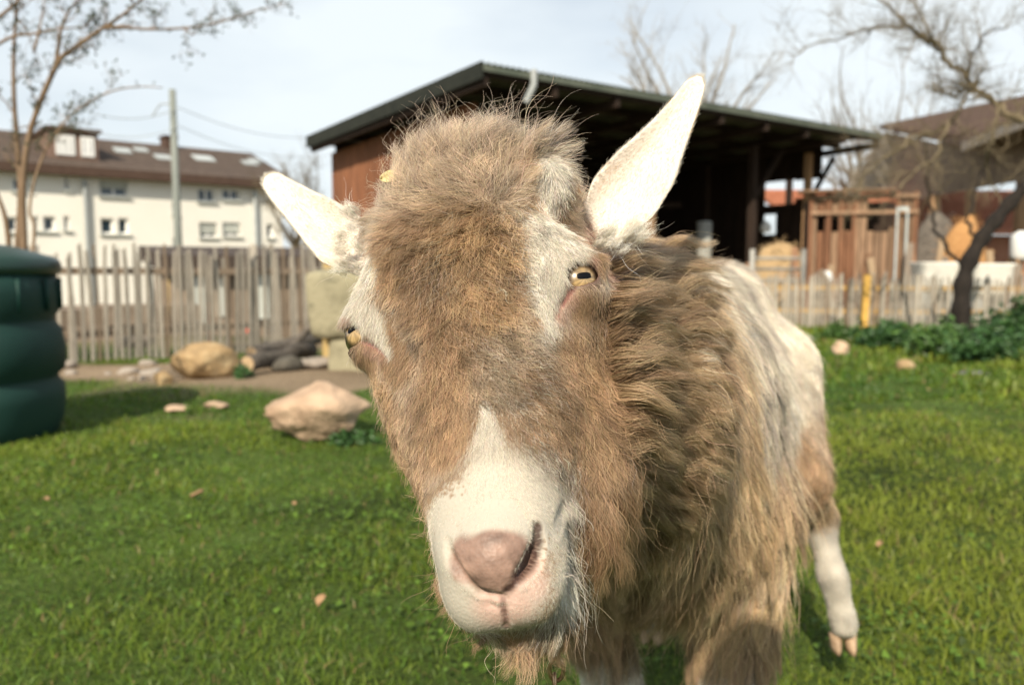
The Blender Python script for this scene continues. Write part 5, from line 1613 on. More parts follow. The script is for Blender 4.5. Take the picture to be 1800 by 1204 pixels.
# px, py, flow x, flow y (picture), length mm, lift, curl, colour
CT = [
 # crown tuft
 (850, 285, .05, -1, 52, 1.1, .8, GREYBROWN), (930, 270, .4, -.9, 48, 1.0, .8, GREYBROWN), (760, 310, -.4, -.9, 48, 1.1, .9, GREYBROWN),
 (690, 345, -.6, -.7, 40, 1.0, .9, GREYBROWN), (665, 390, -.7, -.4, 26, .9, .8, GREYBROWN), (606, 420, -.3, .6, 12, .5, .3, WHITE), (1035, 300, .5, -.6, 20, .8, .8, GREYBROWN),
 (1040, 340, .8, -.3, 16, .6, .7, GREYBROWN),
 # forehead wool
 (820, 400, -.1, .35, 24, 1.25, 1, GOLD), (720, 430, -.3, .35, 24, 1.1, 1, BROWN), (900, 430, .15, .4, 22, 1.1, 1, GOLD), (800, 335, -.2, -.3, 34, 1.3, 1, GREYBROWN), (900, 335, .2, -.3, 32, 1.3, 1, GREYBROWN),
 (750, 520, -.3, .5, 21, .9, 1, BROWN), (860, 530, .2, .6, 20, .9, 1, GOLD), (700, 480, -.3, .4, 15, .8, 1, BROWN), (920, 500, .2, .6, 14, .7, 1, BROWN),
 (790, 600, -.1, .8, 14, .8, .9, BROWN), (890, 610, .2, .8, 13, .7, .9, GREYBROWN),
 # bridge of the nose
 (780, 690, -.15, 1, 11, .6, .8, BROWN), (870, 680, .1, 1, 10, .55, .8, GREYBROWN), (940, 680, .3, 1, 11, .5, .7, BROWN),
 (860, 760, 0, 1, 6, .4, .5, BROWN), (790, 780, -.1, 1, 8, .4, .6, BROWN), (950, 780, .2, 1, 8, .4, .6, BROWN),
 # white muzzle
 (860, 830, 0, 1, 3.2, .25, .2, WHITE), (800, 880, -.2, .8, 2.2, .2, .2, WHITE), (940, 870, .3, .8, 3.2, .3, .2, WHITE),
 (990, 930, .4, .6, 2.6, .2, .1, WHITE), (780, 960, -.3, .8, 1.9, .2, .1, WHITE), (870, 905, 0, -.6, 2.0, .25, .1, WHITE),
 (980, 1010, .4, .5, 3.0, .3, .1, WHITE), (810, 1050, -.2, .6, 2.0, .2, .1, WHITE), (930, 1070, .2, .7, 2.6, .3, .1, WHITE), (870, 1090, 0, .8, 2.2, .3, .1, WHITE),
 # right brow
 (985, 305, .1, .4, 7, .35, .2, WHITE), (955, 300, -.3, .4, 8, .4, .2, WHITE), (1008, 320, .3, .5, 7, .35, .2, WHITE), (955, 370, -.3, .9, 13, .35, .4, WHITE), (990, 420, .1, .9, 9, .35, .3, WHITE), (965, 490, -.2, .9, 6, .35, .2, WHITE),
 (1015, 450, .1, .5, 5.0, .35, .2, WHITE), (965, 555, -.1, 1, 7, .4, .3, WHITE), (1040, 420, .4, .4, 7, .4, .3, PINK),
 (1020, 535, .2, .8, 4.5, .35, .2, BROWN), (1000, 600, .2, .9, 8, .45, .5, BROWN), (1060, 560, .5, .8, 12, .45, .5, BROWN),
 # left brow
 (640, 470, -.2, .9, 9, .4, .3, WHITE), (620, 530, -.2, .6, 5, .35, .2, WHITE), (665, 560, .1, 1, 6, .35, .2, WHITE), (690, 615, .1, 1, 6, .35, .3, WHITE),
 (650, 620, .0, 1, 6, .4, .3, BROWN), (680, 690, -.2, 1, 12, .6, .7, BROWN), (710, 790, -.3, .9, 13, .6, .7, BROWN), (740, 880, -.3, .9, 10, .5, .6, BROWN),
 # right cheek and jaw
 (1030, 660, .5, .8, 22, .5, .6, BROWN), (1080, 680, .7, .7, 36, .5, .6, BROWN), (1000, 760, .3, .9, 14, .5, .7, BROWN), (1060, 780, .6, .8, 36, .5, .7, BROWN),
 (1020, 840, .3, 1, 20, .5, .7, BROWN), (1050, 870, .5, 1, 40, .5, .8, BROWN),
 # mane along the neck
 (1110, 440, .7, -.3, 30, .4, .6, FAWN), (1130, 480, 1, -.05, 60, .5, .5, FAWN), (1130, 560, 1, -.05, 74, .6, .5, FAWN), (1150, 640, 1, .12, 72, .6, .5, FAWN),
 (1160, 720, .95, .35, 66, .55, .6, FAWN), (1170, 800, .7, .7, 60, .45, .6, FAWN), (1110, 860, .2, 1, 50, .3, .7, SHADE_BROWN), (1200, 520, .9, .3, 60, .5, .4, FAWN),  # the darkest one by the throat carries the head's shadow in its colour
 (1220, 640, .5, .9, 52, .3, .4, BROWN), (1230, 740, .3, 1, 50, .3, .5, BROWN),
 # chest and belly; dark browns here put the head's shadow into the hair
 (1120, 950, .1, 1, 60, .25, .4, SHADE_BROWN), (1150, 900, .1, 1, 58, .2, .4, SHADE_BROWN), (1215, 900, .15, 1, 62, .2, .35, FAWN), (1130, 1030, 0, 1, 64, .2, .4, SHADE_BROWN), (1190, 1020, -.1, 1, 70, .2, .4, BROWN), (1260, 860, .45, 1, 60, .2, .35, FAWN),
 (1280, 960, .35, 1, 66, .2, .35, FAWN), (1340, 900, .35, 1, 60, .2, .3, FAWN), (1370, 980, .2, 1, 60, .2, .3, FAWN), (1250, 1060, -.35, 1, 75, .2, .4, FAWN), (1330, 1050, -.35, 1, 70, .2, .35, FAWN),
 # back and flank
 (1240, 480, .9, .5, 24, .06, .1, CREAM), (1290, 480, .95, .35, 15, .02, .03, ASH), (1350, 510, .9, .5, 15, .02, .03, ASH), (1300, 570, .75, .75, 22, .03, .05, CREAM), (1350, 570, .75, .75, 18, .02, .03, ASH),
 (1290, 660, .5, .95, 48, .1, .2, FAWN), (1350, 650, .5, .95, 24, .03, .05, CREAM), (1400, 700, .3, 1, 18, .02, .03, ASH), (1350, 720, .4, 1, 26, .04, .05, ASH), (1310, 760, .45, 1, 50, .12, .2, FAWN), (1380, 790, .3, 1, 36, .1, .1, ASH),
 (1400, 600, .5, 1, 16, .02, .03, CREAM), (1240, 560, .6, .9, 55, .25, .3, FAWN),
 # hind leg
 (1440, 780, .1, 1, 24, .15, .15, BROWN), (1450, 860, 0, 1, 24, .15, .15, BROWN), (1450, 905, 0, 1, 16, .2, .1, FAWN), (1455, 960, .05, 1, 5, .2, .05, WHITE), (1472, 1050, .1, 1, 5, .2, .05, WHITE), (1486, 1100, .1, 1, 6, .2, .05, WHITE),
]
cp = []; cd = []; cl_ = []; clift = []; ccurl = []; ccol = []
for px, py, fx, fy, ln, lift, curl, colr in CT:
    h = surf(px, py)
    dep = (Vector(h) - CAM).dot(FWD)
    a = np.array(P(px + fx * 10, py + fy * 10, dep)) - np.array(P(px, py, dep))
    cp.append(h); cd.append(a / np.linalg.norm(a)); cl_.append(ln * .001); clift.append(lift); ccurl.append(curl); ccol.append(colr)
def world_ct(p, d, ln, lift, curl, colr):
    d = np.array(d, float)
    cp.append(np.array(p)); cd.append(d / np.linalg.norm(d)); cl_.append(ln * .001); clift.append(lift); ccurl.append(curl); ccol.append(colr)
down = (0, 0, -1.0)
world_ct(HL(0, .150, -.060), (.1, .0, -1), 42, .35, .9, BROWN)          # beard under the chin
world_ct(HL(.015, .125, -.075), (.15, 0, -1), 58, .3, .9, BROWN)
world_ct(HL(-.022, .135, -.060), (-.3, 0, -1), 24, .4, .8, BROWN)
world_ct(HL(.036, .115, -.062), (.35, 0, -1), 62, .6, 1.0, BROWN)
world_ct(HL(.030, .09, -.090), (.3, .1, -1), 70, .3, .8, BROWN)
world_ct(HL(-.03, .09, -.090), (-.1, .1, -1), 40, .3, .8, BROWN)
world_ct(HL(0, -.10, -.13), (0, .3, .5), 35, .7, .7, GREYBROWN)
world_ct(HL(-.06, -.02, -.12), (-.3, .8, -.4), 45, .4, .5, BROWN)
for t in (0, .35, .7, 1.0):
    world_ct(TB(t, -.14, .55), (.1, .1, -1), 55, .2, .3, FAWN)
    world_ct(TB(t, -.08, .69), tuple(-PE * .8 + np.array([0, 0, -.5])), 16, .03, .3, CREAM)
    world_ct(TB(t, 0, .33), down, 65, .2, .3, BROWN)
world_ct(TB(-.12, 0, .45), down, 75, .25, .4, BROWN)
world_ct(TB(1.25, 0, .5), down, 30, .2, .2, BROWN)
for f in (hr, fl, fr):
    world_ct(f[2], down, 10, .2, .1, WHITE); world_ct(f[3], down, 5, .2, .05, WHITE); world_ct(f[4], down, 6, .2, .05, WHITE)
world_ct(fl[1], down, 55, .2, .3, BROWN); world_ct(hr[1], down, 24, .2, .2, BROWN); world_ct(fr[1], down, 50, .2, .3, BROWN)
cp = np.array(cp); cd = np.array(cd); cl_ = np.array(cl_); clift = np.array(clift); ccurl = np.array(ccurl); ccol = np.array(ccol)

def shepard(p, vals, power, chunk=60000):
    out = []
    for i in range(0, len(p), chunk):
        d2 = ((p[i:i + chunk, None, :] - cp[None]) ** 2).sum(2) + 4e-5
        w = d2 ** (-power / 2); w /= w.sum(1, keepdims=True)
        out.append([w @ v for v in vals])
    return [np.concatenate([o[k] for o in out]) for k in range(len(vals))]

# white markings: px paths with radii
def px_path(pts):
    return [(surf(x, y), r) for x, y, r in pts]
WHITES = [px_path([(978, 292, 48), (958, 385, 60), (968, 450, 56), (962, 520, 38), (966, 565, 16)]),
          px_path([(1000, 430, 40), (1020, 460, 22)]),
          px_path([(606, 415, 50), (622, 470, 46), (622, 520, 42), (655, 555, 34), (684, 610, 15)]),
          px_path([(852, 715, 10), (856, 765, 28), (858, 830, 62), (860, 880, 88), (872, 950, 122), (885, 1040, 150)]), px_path([(800, 900, 40), (775, 960, 40), (778, 1010, 40), (800, 1060, 40)]),
          px_path([(985, 870, 26), (1000, 940, 26), (990, 1010, 34)])]
PINKS = [px_path([(1000, 520, 16), (982, 548, 13)]), px_path([(1040, 455, 13), (1010, 462, 9)]), px_path([(650, 606, 12), (672, 622, 10)]), px_path([(612, 560, 9), (604, 552, 8)])]
def path_field(p, path):
    best = np.full(len(p), 9.0)
    for i in range(len(path) - 1):
        a, ra = path[i]; b, rb = path[i + 1]
        dep = (Vector(a) - CAM).dot(FWD)
        d, t = seg_dist(p, a, b)
        best = np.minimum(best, d / ((ra + (rb - ra) * t) * dep / FPX))
    return best
def sstep(x, a, b):
    t = np.clip((x - a) / (b - a), 0, 1); return t * t * (3 - 2 * t)

def coat_colour(p, seed=3):
    """base colour of the coat at points p"""
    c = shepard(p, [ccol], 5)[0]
    n1 = vnoise(p * 55, 1)[:, None]; n2 = vnoise(p * 140, 2)[:, None]
    head = (p[:, 1] < .60)
    c = c * (1 + .18 * n1 + .20 * n2)
    # pale and dark locks down the flank
    q = np.stack([(p - SH) @ AX * 26, (p - SH) @ PE * 8, p[:, 2] * 6], 1)
    st = vnoise(q, 9)
    fl_ = sstep(p[:, 1], .72, .86)
    c = c * (1 + .30 * (st * fl_)[:, None]) 
    c = c + (CREAM - c) * (sstep(st, .15, .75) * fl_ * .55 * (p[:, 2] > .42))[:, None]
    hp = head & (p[:, 2] > .5)
    ww = np.full(len(p), 9.0); pk = np.full(len(p), 9.0)
    for w in WHITES: ww = np.minimum(ww, path_field(p, w))
    for w in PINKS: pk = np.minimum(pk, path_field(p, w))
    hcp = head_coords(p)
    ww = np.minimum(ww, 1.5 - .9 * sstep(hcp[:, 1], .100, .120) * sstep(hcp[:, 2], -.040, -.030))
    wmask = (1 - sstep(ww + .22 * n1[:, 0] + .20 * n2[:, 0] + .20 * np.random.default_rng(15).normal(size=len(p)), .66, 1.22)) * hp
    pmask = (1 - sstep(pk + .25 * n2[:, 0], .6, 1.3)) * hp
    # brown bleeding back out of places the white control points would spread to
    iswhite = sstep(c.mean(1), .34, .5) * hp
    c = c + (BROWN - c) * (iswhite * (1 - wmask))[:, None]
    c = c + (WHITE * (1 + .05 * n1) - c) * wmask[:, None]
    c = c + (PINK - c) * (pmask * .6)[:, None]
    return np.clip(c, .02, .9)

# skin colours under the coat
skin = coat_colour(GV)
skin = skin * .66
hc = head_coords(GV)
pxs = np.array([to_px(p)[:2] for p in GV[HEADV]])
nose_col = np.array([.235, .152, .118]); lip_col = np.array([.56, .37, .31])
def in_px(c, r): return np.sqrt(((pxs - np.array(c)) ** 2 / np.array(r) ** 2).sum(1))
front = (GN[HEADV] @ HR[2]) > -.2
padm = (1 - sstep(in_px((866, 984), (79, 59)) + .10 * vnoise(GV[HEADV] * 160, 4), .82, 1.08)) * front
lipm = np.maximum((1 - sstep(in_px((888, 1062), (66, 52)), .45, 1.15)), (1 - sstep(in_px((938, 1020), (34, 52)), .4, 1.2)) * .9) * front
skin[HEADV] += (lip_col - skin[HEADV]) * (lipm * .85)[:, None]
skin[HEADV] += (nose_col * (1 + .22 * vnoise(GV[HEADV] * 420, 6) + .12 * vnoise(GV[HEADV] * 900, 8))[:, None] - skin[HEADV]) * padm[:, None]
d_pad = np.full(len(HEADV), 9.0)
pe = [hit(*p) for p in PAD_EDGE]
for i in range(len(pe) - 1):
    if pe[i] is None or pe[i + 1] is None: continue
    d_pad = np.minimum(d_pad, seg_dist(GV[HEADV], pe[i], pe[i + 1])[0])
skin[HEADV] += (np.array([.045, .022, .018]) - skin[HEADV]) * ((1 - sstep(d_pad, .0012, .0036)) * .92)[:, None]      # darker along the edge of the open nostril
for q in (-1, 1):
    dd = np.linalg.norm(GV - EYE_C[q], axis=1)
    lid = 1 - sstep(dd, .0156, .0180)
    skin += (np.array([.085, .045, .035]) - skin) * lid[:, None]
for path, rr in (([(1003, 508), (990, 530), (976, 556)], .004), ([(641, 599), (658, 608), (680, 622)], .0032)):
    ww = [hit(*p) for p in path]
    for i in range(2):
        dd = seg_dist(GV, ww[i], ww[i + 1])[0]
        skin += (np.array([.20, .090, .075]) - skin) * (1 - sstep(dd, rr * .3, rr * 1.3))[:, None] * .85
cl_px = [hit(*p) for p in ((884, 1052), (886, 1072), (889, 1088), (891, 1103))]
for i in range(3):
    dd = seg_dist(GV[HEADV], cl_px[i], cl_px[i + 1])[0]
    skin[HEADV] += (np.array([.13, .07, .058]) - skin[HEADV]) * ((1 - sstep(dd, .0004, .0026)) * .60)[:, None]
bare_pad = np.zeros(len(GV)); bare_pad[HEADV] = np.maximum(padm, lipm * .6)
bare_pad[HEADV] = np.maximum(bare_pad[HEADV], 1 - sstep(d_pad, .0042, .0080))
for q in (-1, 1):
    dd = np.linalg.norm(GV - EYE_C[q], axis=1)
    bare_pad = np.maximum(bare_pad, 1 - sstep(dd, .0158, .0174))
col_attr(body_me, np.clip(skin, .01, .9))
ra_ = body_me.attributes.new('rough', 'FLOAT', 'POINT'); rv_ = np.full(len(GV), .6, dtype=np.float32); rv_[HEADV] = .6 - .12 * padm; ra_.data.foreach_set('value', rv_)
m_skin, nt_, b_ = new_mat('goat_skin')
a_ = nt_.nodes.new('ShaderNodeAttribute'); a_.attribute_name = 'col'
nt_.links.new(a_.outputs['Color'], b_.inputs['Base Color'])
wr_ = nt_.nodes.new('ShaderNodeAttribute'); wr_.attribute_name = 'rough'; nt_.links.new(wr_.outputs['Fac'], b_.inputs['Roughness']); b_.inputs['Specular IOR Level'].default_value = .28
b_.inputs['Subsurface Weight'].default_value = .12; b_.inputs['Subsurface Radius'].default_value = (.006, .003, .002); b_.inputs['Subsurface Scale'].default_value = .4
v_ = nt_.nodes.new('ShaderNodeTexVoronoi'); v_.inputs['Scale'].default_value = 520
t_ = nt_.nodes.new('ShaderNodeTexCoord'); nt_.links.new(t_.outputs['Object'], v_.inputs['Vector'])
bp_ = nt_.nodes.new('ShaderNodeBump'); bp_.inputs['Strength'].default_value = .35; bp_.inputs['Distance'].default_value = .0006
nt_.links.new(v_.outputs['Distance'], bp_.inputs['Height']); nt_.links.new(bp_.outputs['Normal'], b_.inputs['Normal'])
body_me.materials.append(m_skin)
for (v, f), o in zip(EARS, ear_obs):
    n2 = vnoise(v * 150, 5)[:, None]
    cc = np.array([.78, .69, .61]) * (1 + .06 * n2)
    col_attr(o.data, np.clip(cc, 0, .9)); ea_ = o.data.attributes.new('rough', 'FLOAT', 'POINT'); ea_.data.foreach_set('value', np.full(len(v), .6, dtype=np.float32)); o.data.materials.append(m_skin)

# ---- strands
m_hair, nt_, b_ = new_mat('coat_hair')
a_ = nt_.nodes.new('ShaderNodeAttribute'); a_.attribute_name = 'col'
h_ = nt_.nodes.new('ShaderNodeBsdfHairPrincipled')
try: h_.model = 'CHIANG'
except Exception: pass
h_.parametrization = 'COLOR'
nt_.links.new(a_.outputs['Color'], h_.inputs['Color'])
h_.inputs['Roughness'].default_value = .38
h_.inputs['Radial Roughness'].default_value = .55
df_ = nt_.nodes.new('ShaderNodeBsdfDiffuse'); nt_.links.new(a_.outputs['Color'], df_.inputs['Color'])
ms_ = nt_.nodes.new('ShaderNodeMixShader'); ms_.inputs['Fac'].default_value = .7
nt_.links.new(h_.outputs['BSDF'], ms_.inputs[1]); nt_.links.new(df_.outputs['BSDF'], ms_.inputs[2])
nt_.links.new(ms_.outputs['Shader'], nt_.nodes['Material Output'].inputs['Surface'])

def sample(v, f, count, weight=None, rng=RNG):
    tri = np.concatenate([f[:, [0, 1, 2]], f[:, [0, 2, 3]]])
    A, B, C = v[tri[:, 0]], v[tri[:, 1]], v[tri[:, 2]]
    ar = np.linalg.norm(np.cross(B - A, C - A), axis=1) / 2
    if weight is not None: ar = ar * weight[tri].mean(1)
    cdf = np.cumsum(ar); cdf /= cdf[-1]
    k = np.searchsorted(cdf, rng.random(count))
    r1 = np.sqrt(rng.random(count))[:, None]; r2 = rng.random(count)[:, None]
    b0, b1, b2 = 1 - r1, r1 * (1 - r2), r1 * r2
    vn = vert_normals(v, f)
    p = A[k] * b0 + B[k] * b1 + C[k] * b2
    n = vn[tri[k, 0]] * b0 + vn[tri[k, 1]] * b1 + vn[tri[k, 2]] * b2
    n /= np.maximum(np.linalg.norm(n, axis=1, keepdims=True), 1e-9)
    return p, n, tri[k], (b0, b1, b2)

def unit(a): return a / np.maximum(np.linalg.norm(a, axis=1, keepdims=True), 1e-9)

def grow(p, n, flow, ln, lift, curl, K, clump_d, clump_amt, grav=.25, frizz=1.0, stray=.04, seed=5):
    """integrates a strand of K points from each root; strands near each other are drawn together into locks"""
    r = np.random.default_rng(seed)
    N = len(p)
    tang = unit(flow - n * (flow * n).sum(1, keepdims=True) + 1e-6)
    tang = unit(tang + .28 * r.normal(size=(N, 3)) * frizz * .7 + .35 * np.stack([vnoise(p * 45 + 9, 21), vnoise(p * 45, 22), vnoise(p * 45 - 5, 23)], 1) * (.35 + curl[:, None]))
    tang = unit(tang - n * (tang * n).sum(1, keepdims=True))
    ln = ln * r.uniform(.62, 1.15, N)
    strays = r.random(N) < stray
    ln = np.where(strays, ln * 1.35, ln); lift = np.where(strays, lift + .45, lift)
    side = np.cross(n, tang)
    ph = r.uniform(0, 6.28, N); fq = r.uniform(1.0, 2.2, N)
    pts = np.zeros((N, K, 3)); pts[:, 0] = p - n * .0006
    for k in range(1, K):
        t = k / (K - 1)
        d = n * (lift * (1.05 - .75 * t) + .12)[:, None] + tang + np.array([0, 0, -1.0]) * (grav * t * np.clip(ln / .05, .1, 1.3))[:, None]
        w = curl * 1.25
        d = unit(d) + side * (w * np.sin(ph + fq * 6.28 * t))[:, None] * .8 + n * (w * np.cos(ph * 1.3 + fq * 5.1 * t))[:, None] * .45
        pts[:, k] = pts[:, k - 1] + unit(d) * (ln / (K - 1))[:, None]
    # locks
    step = max(1, N // max(1, clump_d))
    cen = np.arange(0, N, step)
    kd = KDTree(len(cen))
    for i, c in enumerate(cen): kd.insert(p[c], i)
    kd.balance()
    near = np.array([kd.find(q)[1] for q in p])
    near = cen[near]
    amt = np.where(strays, .15, 1.0) * r.uniform(.55, 1.0, N) * clump_amt * np.clip(ln / .032, .25, 1)
    for k in range(1, K):
        t = (k / (K - 1)) ** .8
        tgt = pts[near, k] + (p - p[near]) * (1 - t) * .9
        pts[:, k] += (tgt - pts[:, k]) * (amt * t)[:, None]
    return pts, near

def make_curves(name, pts, rad, cols, mat, parent, tone=(1, 1)):
    N, K, _ = pts.shape
    c = bpy.data.hair_curves.new(name)
    c.add_curves([K] * N)
    c.attributes['position'].data.foreach_set('vector', (pts - GOFF).astype(np.float32).ravel())
    ra = c.attributes.new('radius', 'FLOAT', 'POINT')
    prof = np.interp(np.linspace(0, 1, K), [0, .55, 1], [1, .85, .25])
    ra.data.foreach_set('value', (rad[:, None] * prof[None]).astype(np.float32).ravel())
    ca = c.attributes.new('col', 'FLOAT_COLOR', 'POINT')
    cc = np.ones((N, K, 4), dtype=np.float32); cc[:, :, :3] = np.clip(cols[:, None, :] * np.linspace(tone[0], tone[1], K)[None, :, None], .01, .88)  # roots darker, tips paler: hair pigment plus depth shading put into the colour
    ca.data.foreach_set('color', cc.ravel())
    c.materials.append(mat)
    o = bpy.data.objects.new(name, c)
    COL.objects.link(o); o.parent = parent
    o['kind'] = 'stuff'
    return o

facing = ((GN * unit(np.array(CAM) - GV)).sum(1))
necky = sstep(GV[:, 1], .50, .56) * (1 - sstep(GV[:, 1], .74, .84)) * sstep(GV[:, 2], .36, .46)
isface = (GV[:, 1] < .56) & (GV[:, 2] > .52) & (hc[:, 2] > -.10)
vis = np.where(facing > -.35, 1.0, .35)
area_len = shepard(GV, [cl_], 4)[0]
shortw = sstep(area_len, .009, .004)       # 1 where the coat is short
hoofz = sstep(GV[:, 2], .045, .06)

def coat(name, mask, count, K, clump_d, clump_amt, rad, grav, frizz, seed, lmul=1.0, stray=.04, tone=(1, 1), lockvar=0.0):
    w = mask * vis
    p, n, tri, (b0, b1, b2) = sample(GV, GF, count, w, np.random.default_rng(seed))
    flow, ln, lift, curl = shepard(p, [cd, cl_, clift, ccurl], 4)
    if tone != (1, 1) and mask is face_long:
        bw_ = np.full(len(p), 9.0)
        for w_ in WHITES[:3]: bw_ = np.minimum(bw_, path_field(p, w_))
        cl2 = 1 - sstep(bw_, .75, 1.25)
        ln = ln + (np.minimum(ln, .0085) - ln) * cl2; lift = lift + (np.minimum(lift, .35) - lift) * cl2
    ln = ln * lmul
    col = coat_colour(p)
    r = np.random.default_rng(seed + 1)
    N = len(p)
    col = col * (1 + .26 * r.normal(size=(N, 1))).clip(.5, 1.7)
    col = col * (1 + .05 * r.normal(size=(N, 3)))
    pts, near = grow(p, n, flow, ln, lift, curl, K, clump_d, clump_amt, grav, frizz, stray, seed)
    col = col * (1 + lockvar * np.random.default_rng(seed + 9).normal(size=N))[near][:, None].clip(.45, 1.6)
    dist = np.linalg.norm(p - np.array(CAM), axis=1)
    rr = rad * np.clip(dist / .45, .9, 2.2) * r.uniform(.7, 1.25, N)
    return make_curves(name, pts, rr, np.clip(col, .02, .88), m_hair, goat, tone)
bare = 1 - bare_pad
face_long = isface * bare * np.clip(1 - shortw, .02, 1)
face_short = isface * bare * shortw
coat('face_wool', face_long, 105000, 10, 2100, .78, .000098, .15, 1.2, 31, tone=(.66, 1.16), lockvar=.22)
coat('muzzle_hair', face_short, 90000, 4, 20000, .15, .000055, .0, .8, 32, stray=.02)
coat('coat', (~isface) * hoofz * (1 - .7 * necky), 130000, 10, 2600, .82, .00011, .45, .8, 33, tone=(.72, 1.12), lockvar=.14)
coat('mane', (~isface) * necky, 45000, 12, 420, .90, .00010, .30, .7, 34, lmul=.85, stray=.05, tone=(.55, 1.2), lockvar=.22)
# ears
ep = []; en = []
for (v, f), root in zip(EARS, ((1075, 350), (610, 428))):
    p, n, _, _ = sample(v, f, 30000, None, np.random.default_rng(41))
    tipdir = v[v.shape[0] // 2 - 7] - v[7]
    ep.append((p, n, np.tile(tipdir / np.linalg.norm(tipdir), (len(p), 1))))
p = np.concatenate([e[0] for e in ep]); n = np.concatenate([e[1] for e in ep]); flow = np.concatenate([e[2] for e in ep])
N = len(p); r = np.random.default_rng(44)
pts, _ = grow(p, n, flow, np.full(N, .0042), np.full(N, .22), np.full(N, .12), 4, 9000, .2, 0, .9, .03, 45)
spk = (vnoise(p * 260, 12) > .62) & (r.random(N) < .5)
col = WHITE * (1 + .10 * r.normal(size=(N, 1)))
col[spk] = FAWN * 1.2
make_curves('ear_hair', pts, np.full(N, .00006) * r.uniform(.7, 1.2, N), np.clip(col, .02, .88), m_hair, goat)

# ---- the ruff and beard: separate wavy locks, each a bundle of hairs round one guide
def lock_set(name, guides, per, radius, K, rad, seed, tone):
    """guides: (px points, depth offsets along, colour)"""
    r = np.random.default_rng(seed)
    PTS = []; COLS = []
    for pts, dep, colr, sc in guides:
        pts = np.array(pts, float); k = np.linspace(0, 1, len(pts)); t = np.linspace(0, 1, K)
        x = np.interp(t, k, pts[:, 0]); y = np.interp(t, k, pts[:, 1]); d = np.interp(t, np.linspace(0, 1, len(dep)), dep)
        g = np.array([P(x[i], y[i], d[i]) for i in range(K)])
        for _ in range(2): g[1:-1] = (g[:-2] + 2 * g[1:-1] + g[2:]) / 4
        n = int(per * sc)
        off = r.normal(size=(n, 3)) * radius * sc
        L_ = np.linalg.norm(np.diff(g, axis=0), axis=1).sum()
        prof = (1.15 - .75 * t ** .9)[None, :, None]
        h = g[None] + off[:, None, :] * prof
        # each hair has its own slower wave and length
        ph = r.uniform(0, 6.28, (n, 1, 3)); fq = r.uniform(.8, 2.2, (n, 1, 3)); am = r.uniform(.0006, .0024, (n, 1, 1))
        h = h + am * np.sin(ph + fq * 6.28 * t[None, :, None]) * t[None, :, None]
        stray = r.random(n) < .07
        h[stray] += (r.normal(size=(stray.sum(), 1, 3)) * .010) * (t ** 1.5)[None, :, None]
        ln = r.uniform(.62, 1.08, n)
        # shorten: resample each hair over 0..ln
        tt = np.clip(t[None] * ln[:, None], 0, 1) * (K - 1); i0 = np.clip(tt.astype(int), 0, K - 2); fr_ = (tt - i0)[..., None]
        h = np.take_along_axis(h, i0[..., None], 1) * (1 - fr_) + np.take_along_axis(h, (i0 + 1)[..., None], 1) * fr_
        PTS.append(h); c = np.array(colr) * r.uniform(.82, 1.18)
        COLS.append(c[None] * (1 + .24 * r.normal(size=(n, 1))).clip(.5, 1.6) * (1 + .04 * r.normal(size=(n, 3))))
    pts = np.concatenate(PTS); cols = np.clip(np.concatenate(COLS), .02, .88)
    return make_curves(name, pts, rad * r.uniform(.7, 1.25, len(pts)), cols, m_hair, goat, tone)
rg = random.Random(77)
def wavy(x0, y0, a0, a1, ln, amp, wl, n=14):
    """picture-space path: heading turns from a0 to a1 degrees (down is positive), with a wave across it"""
    pts = []; x, y = x0, y0; ph = rg.uniform(0, 6.28)
    for i in range(n + 1):
        t = i / n; a = math.radians(a0 + (a1 - a0) * t ** 1.3)
        w = amp * math.sin(ph + 6.283 * t * ln / wl) * min(1, t * 2.5)
        pts.append((x - math.sin(a) * w, y + math.cos(a) * w))
        x += math.cos(a) * ln / n; y += math.sin(a) * ln / n
    return pts
def sdepth(px, py):
    return (Vector(surf(px, py)) - CAM).dot(FWD)
guides = []
for y0 in np.arange(452, 905, 13):
    for x0 in (1082, 1118, 1152, 1190):
        x = x0 + rg.uniform(-16, 16) + (12 if y0 > 700 else 0); y = y0 + rg.uniform(-9, 9)
        if x > 1165 and (y < 520 or y > 840): continue
        u = (y - 430) / 470
        a0 = -38 + 46 * u + rg.uniform(-14, 14) if y > 480 else -14 + rg.uniform(-16, 14)
        a1 = 26 + 62 * u + rg.uniform(-20, 24) if y > 480 else 18 + rg.uniform(-20, 20)
        ln = rg.uniform(95, 150) * (1 if x < 1165 else .75)
        d0 = sdepth(x, y)
        pts = wavy(x, y, a0, a1, ln, rg.uniform(4, 9), rg.uniform(62, 105))
        dm = sdepth(*pts[7]); de = sdepth(*pts[-1])
        lift = rg.uniform(.012, .034)
        dep = [d0 + .002, min(d0, dm) - lift * .6, min(dm, d0 + .03) - lift, min(de, d0 + .07) - lift * .6]
        colr = FAWN * .92 if rg.random() < .62 else (BROWN if rg.random() < .6 else FAWN * 1.2)
        guides.append((pts, dep, colr, rg.uniform(.7, 1.25)))
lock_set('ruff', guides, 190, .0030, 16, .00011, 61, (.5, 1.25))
guides = []
for k in range(46):
    # jaw and beard, hanging and curling
    t = rg.random()
    x = 1030 + 55 * t + rg.uniform(-8, 14); y = 890 - 110 * t + rg.uniform(-30, 110) * (1 - .3 * t)
    ln = rg.uniform(110, 190)
    d0 = sdepth(x, y)
    pts = wavy(x, y, 70 + rg.uniform(-20, 15), 98 + rg.uniform(-20, 40), ln, rg.uniform(5, 11), rg.uniform(50, 95))
    guides.append((pts, [d0 + .004, d0 - .004, d0 + .004, d0 + .016], BROWN * rg.uniform(.75, 1.05), rg.uniform(.6, 1.0)))
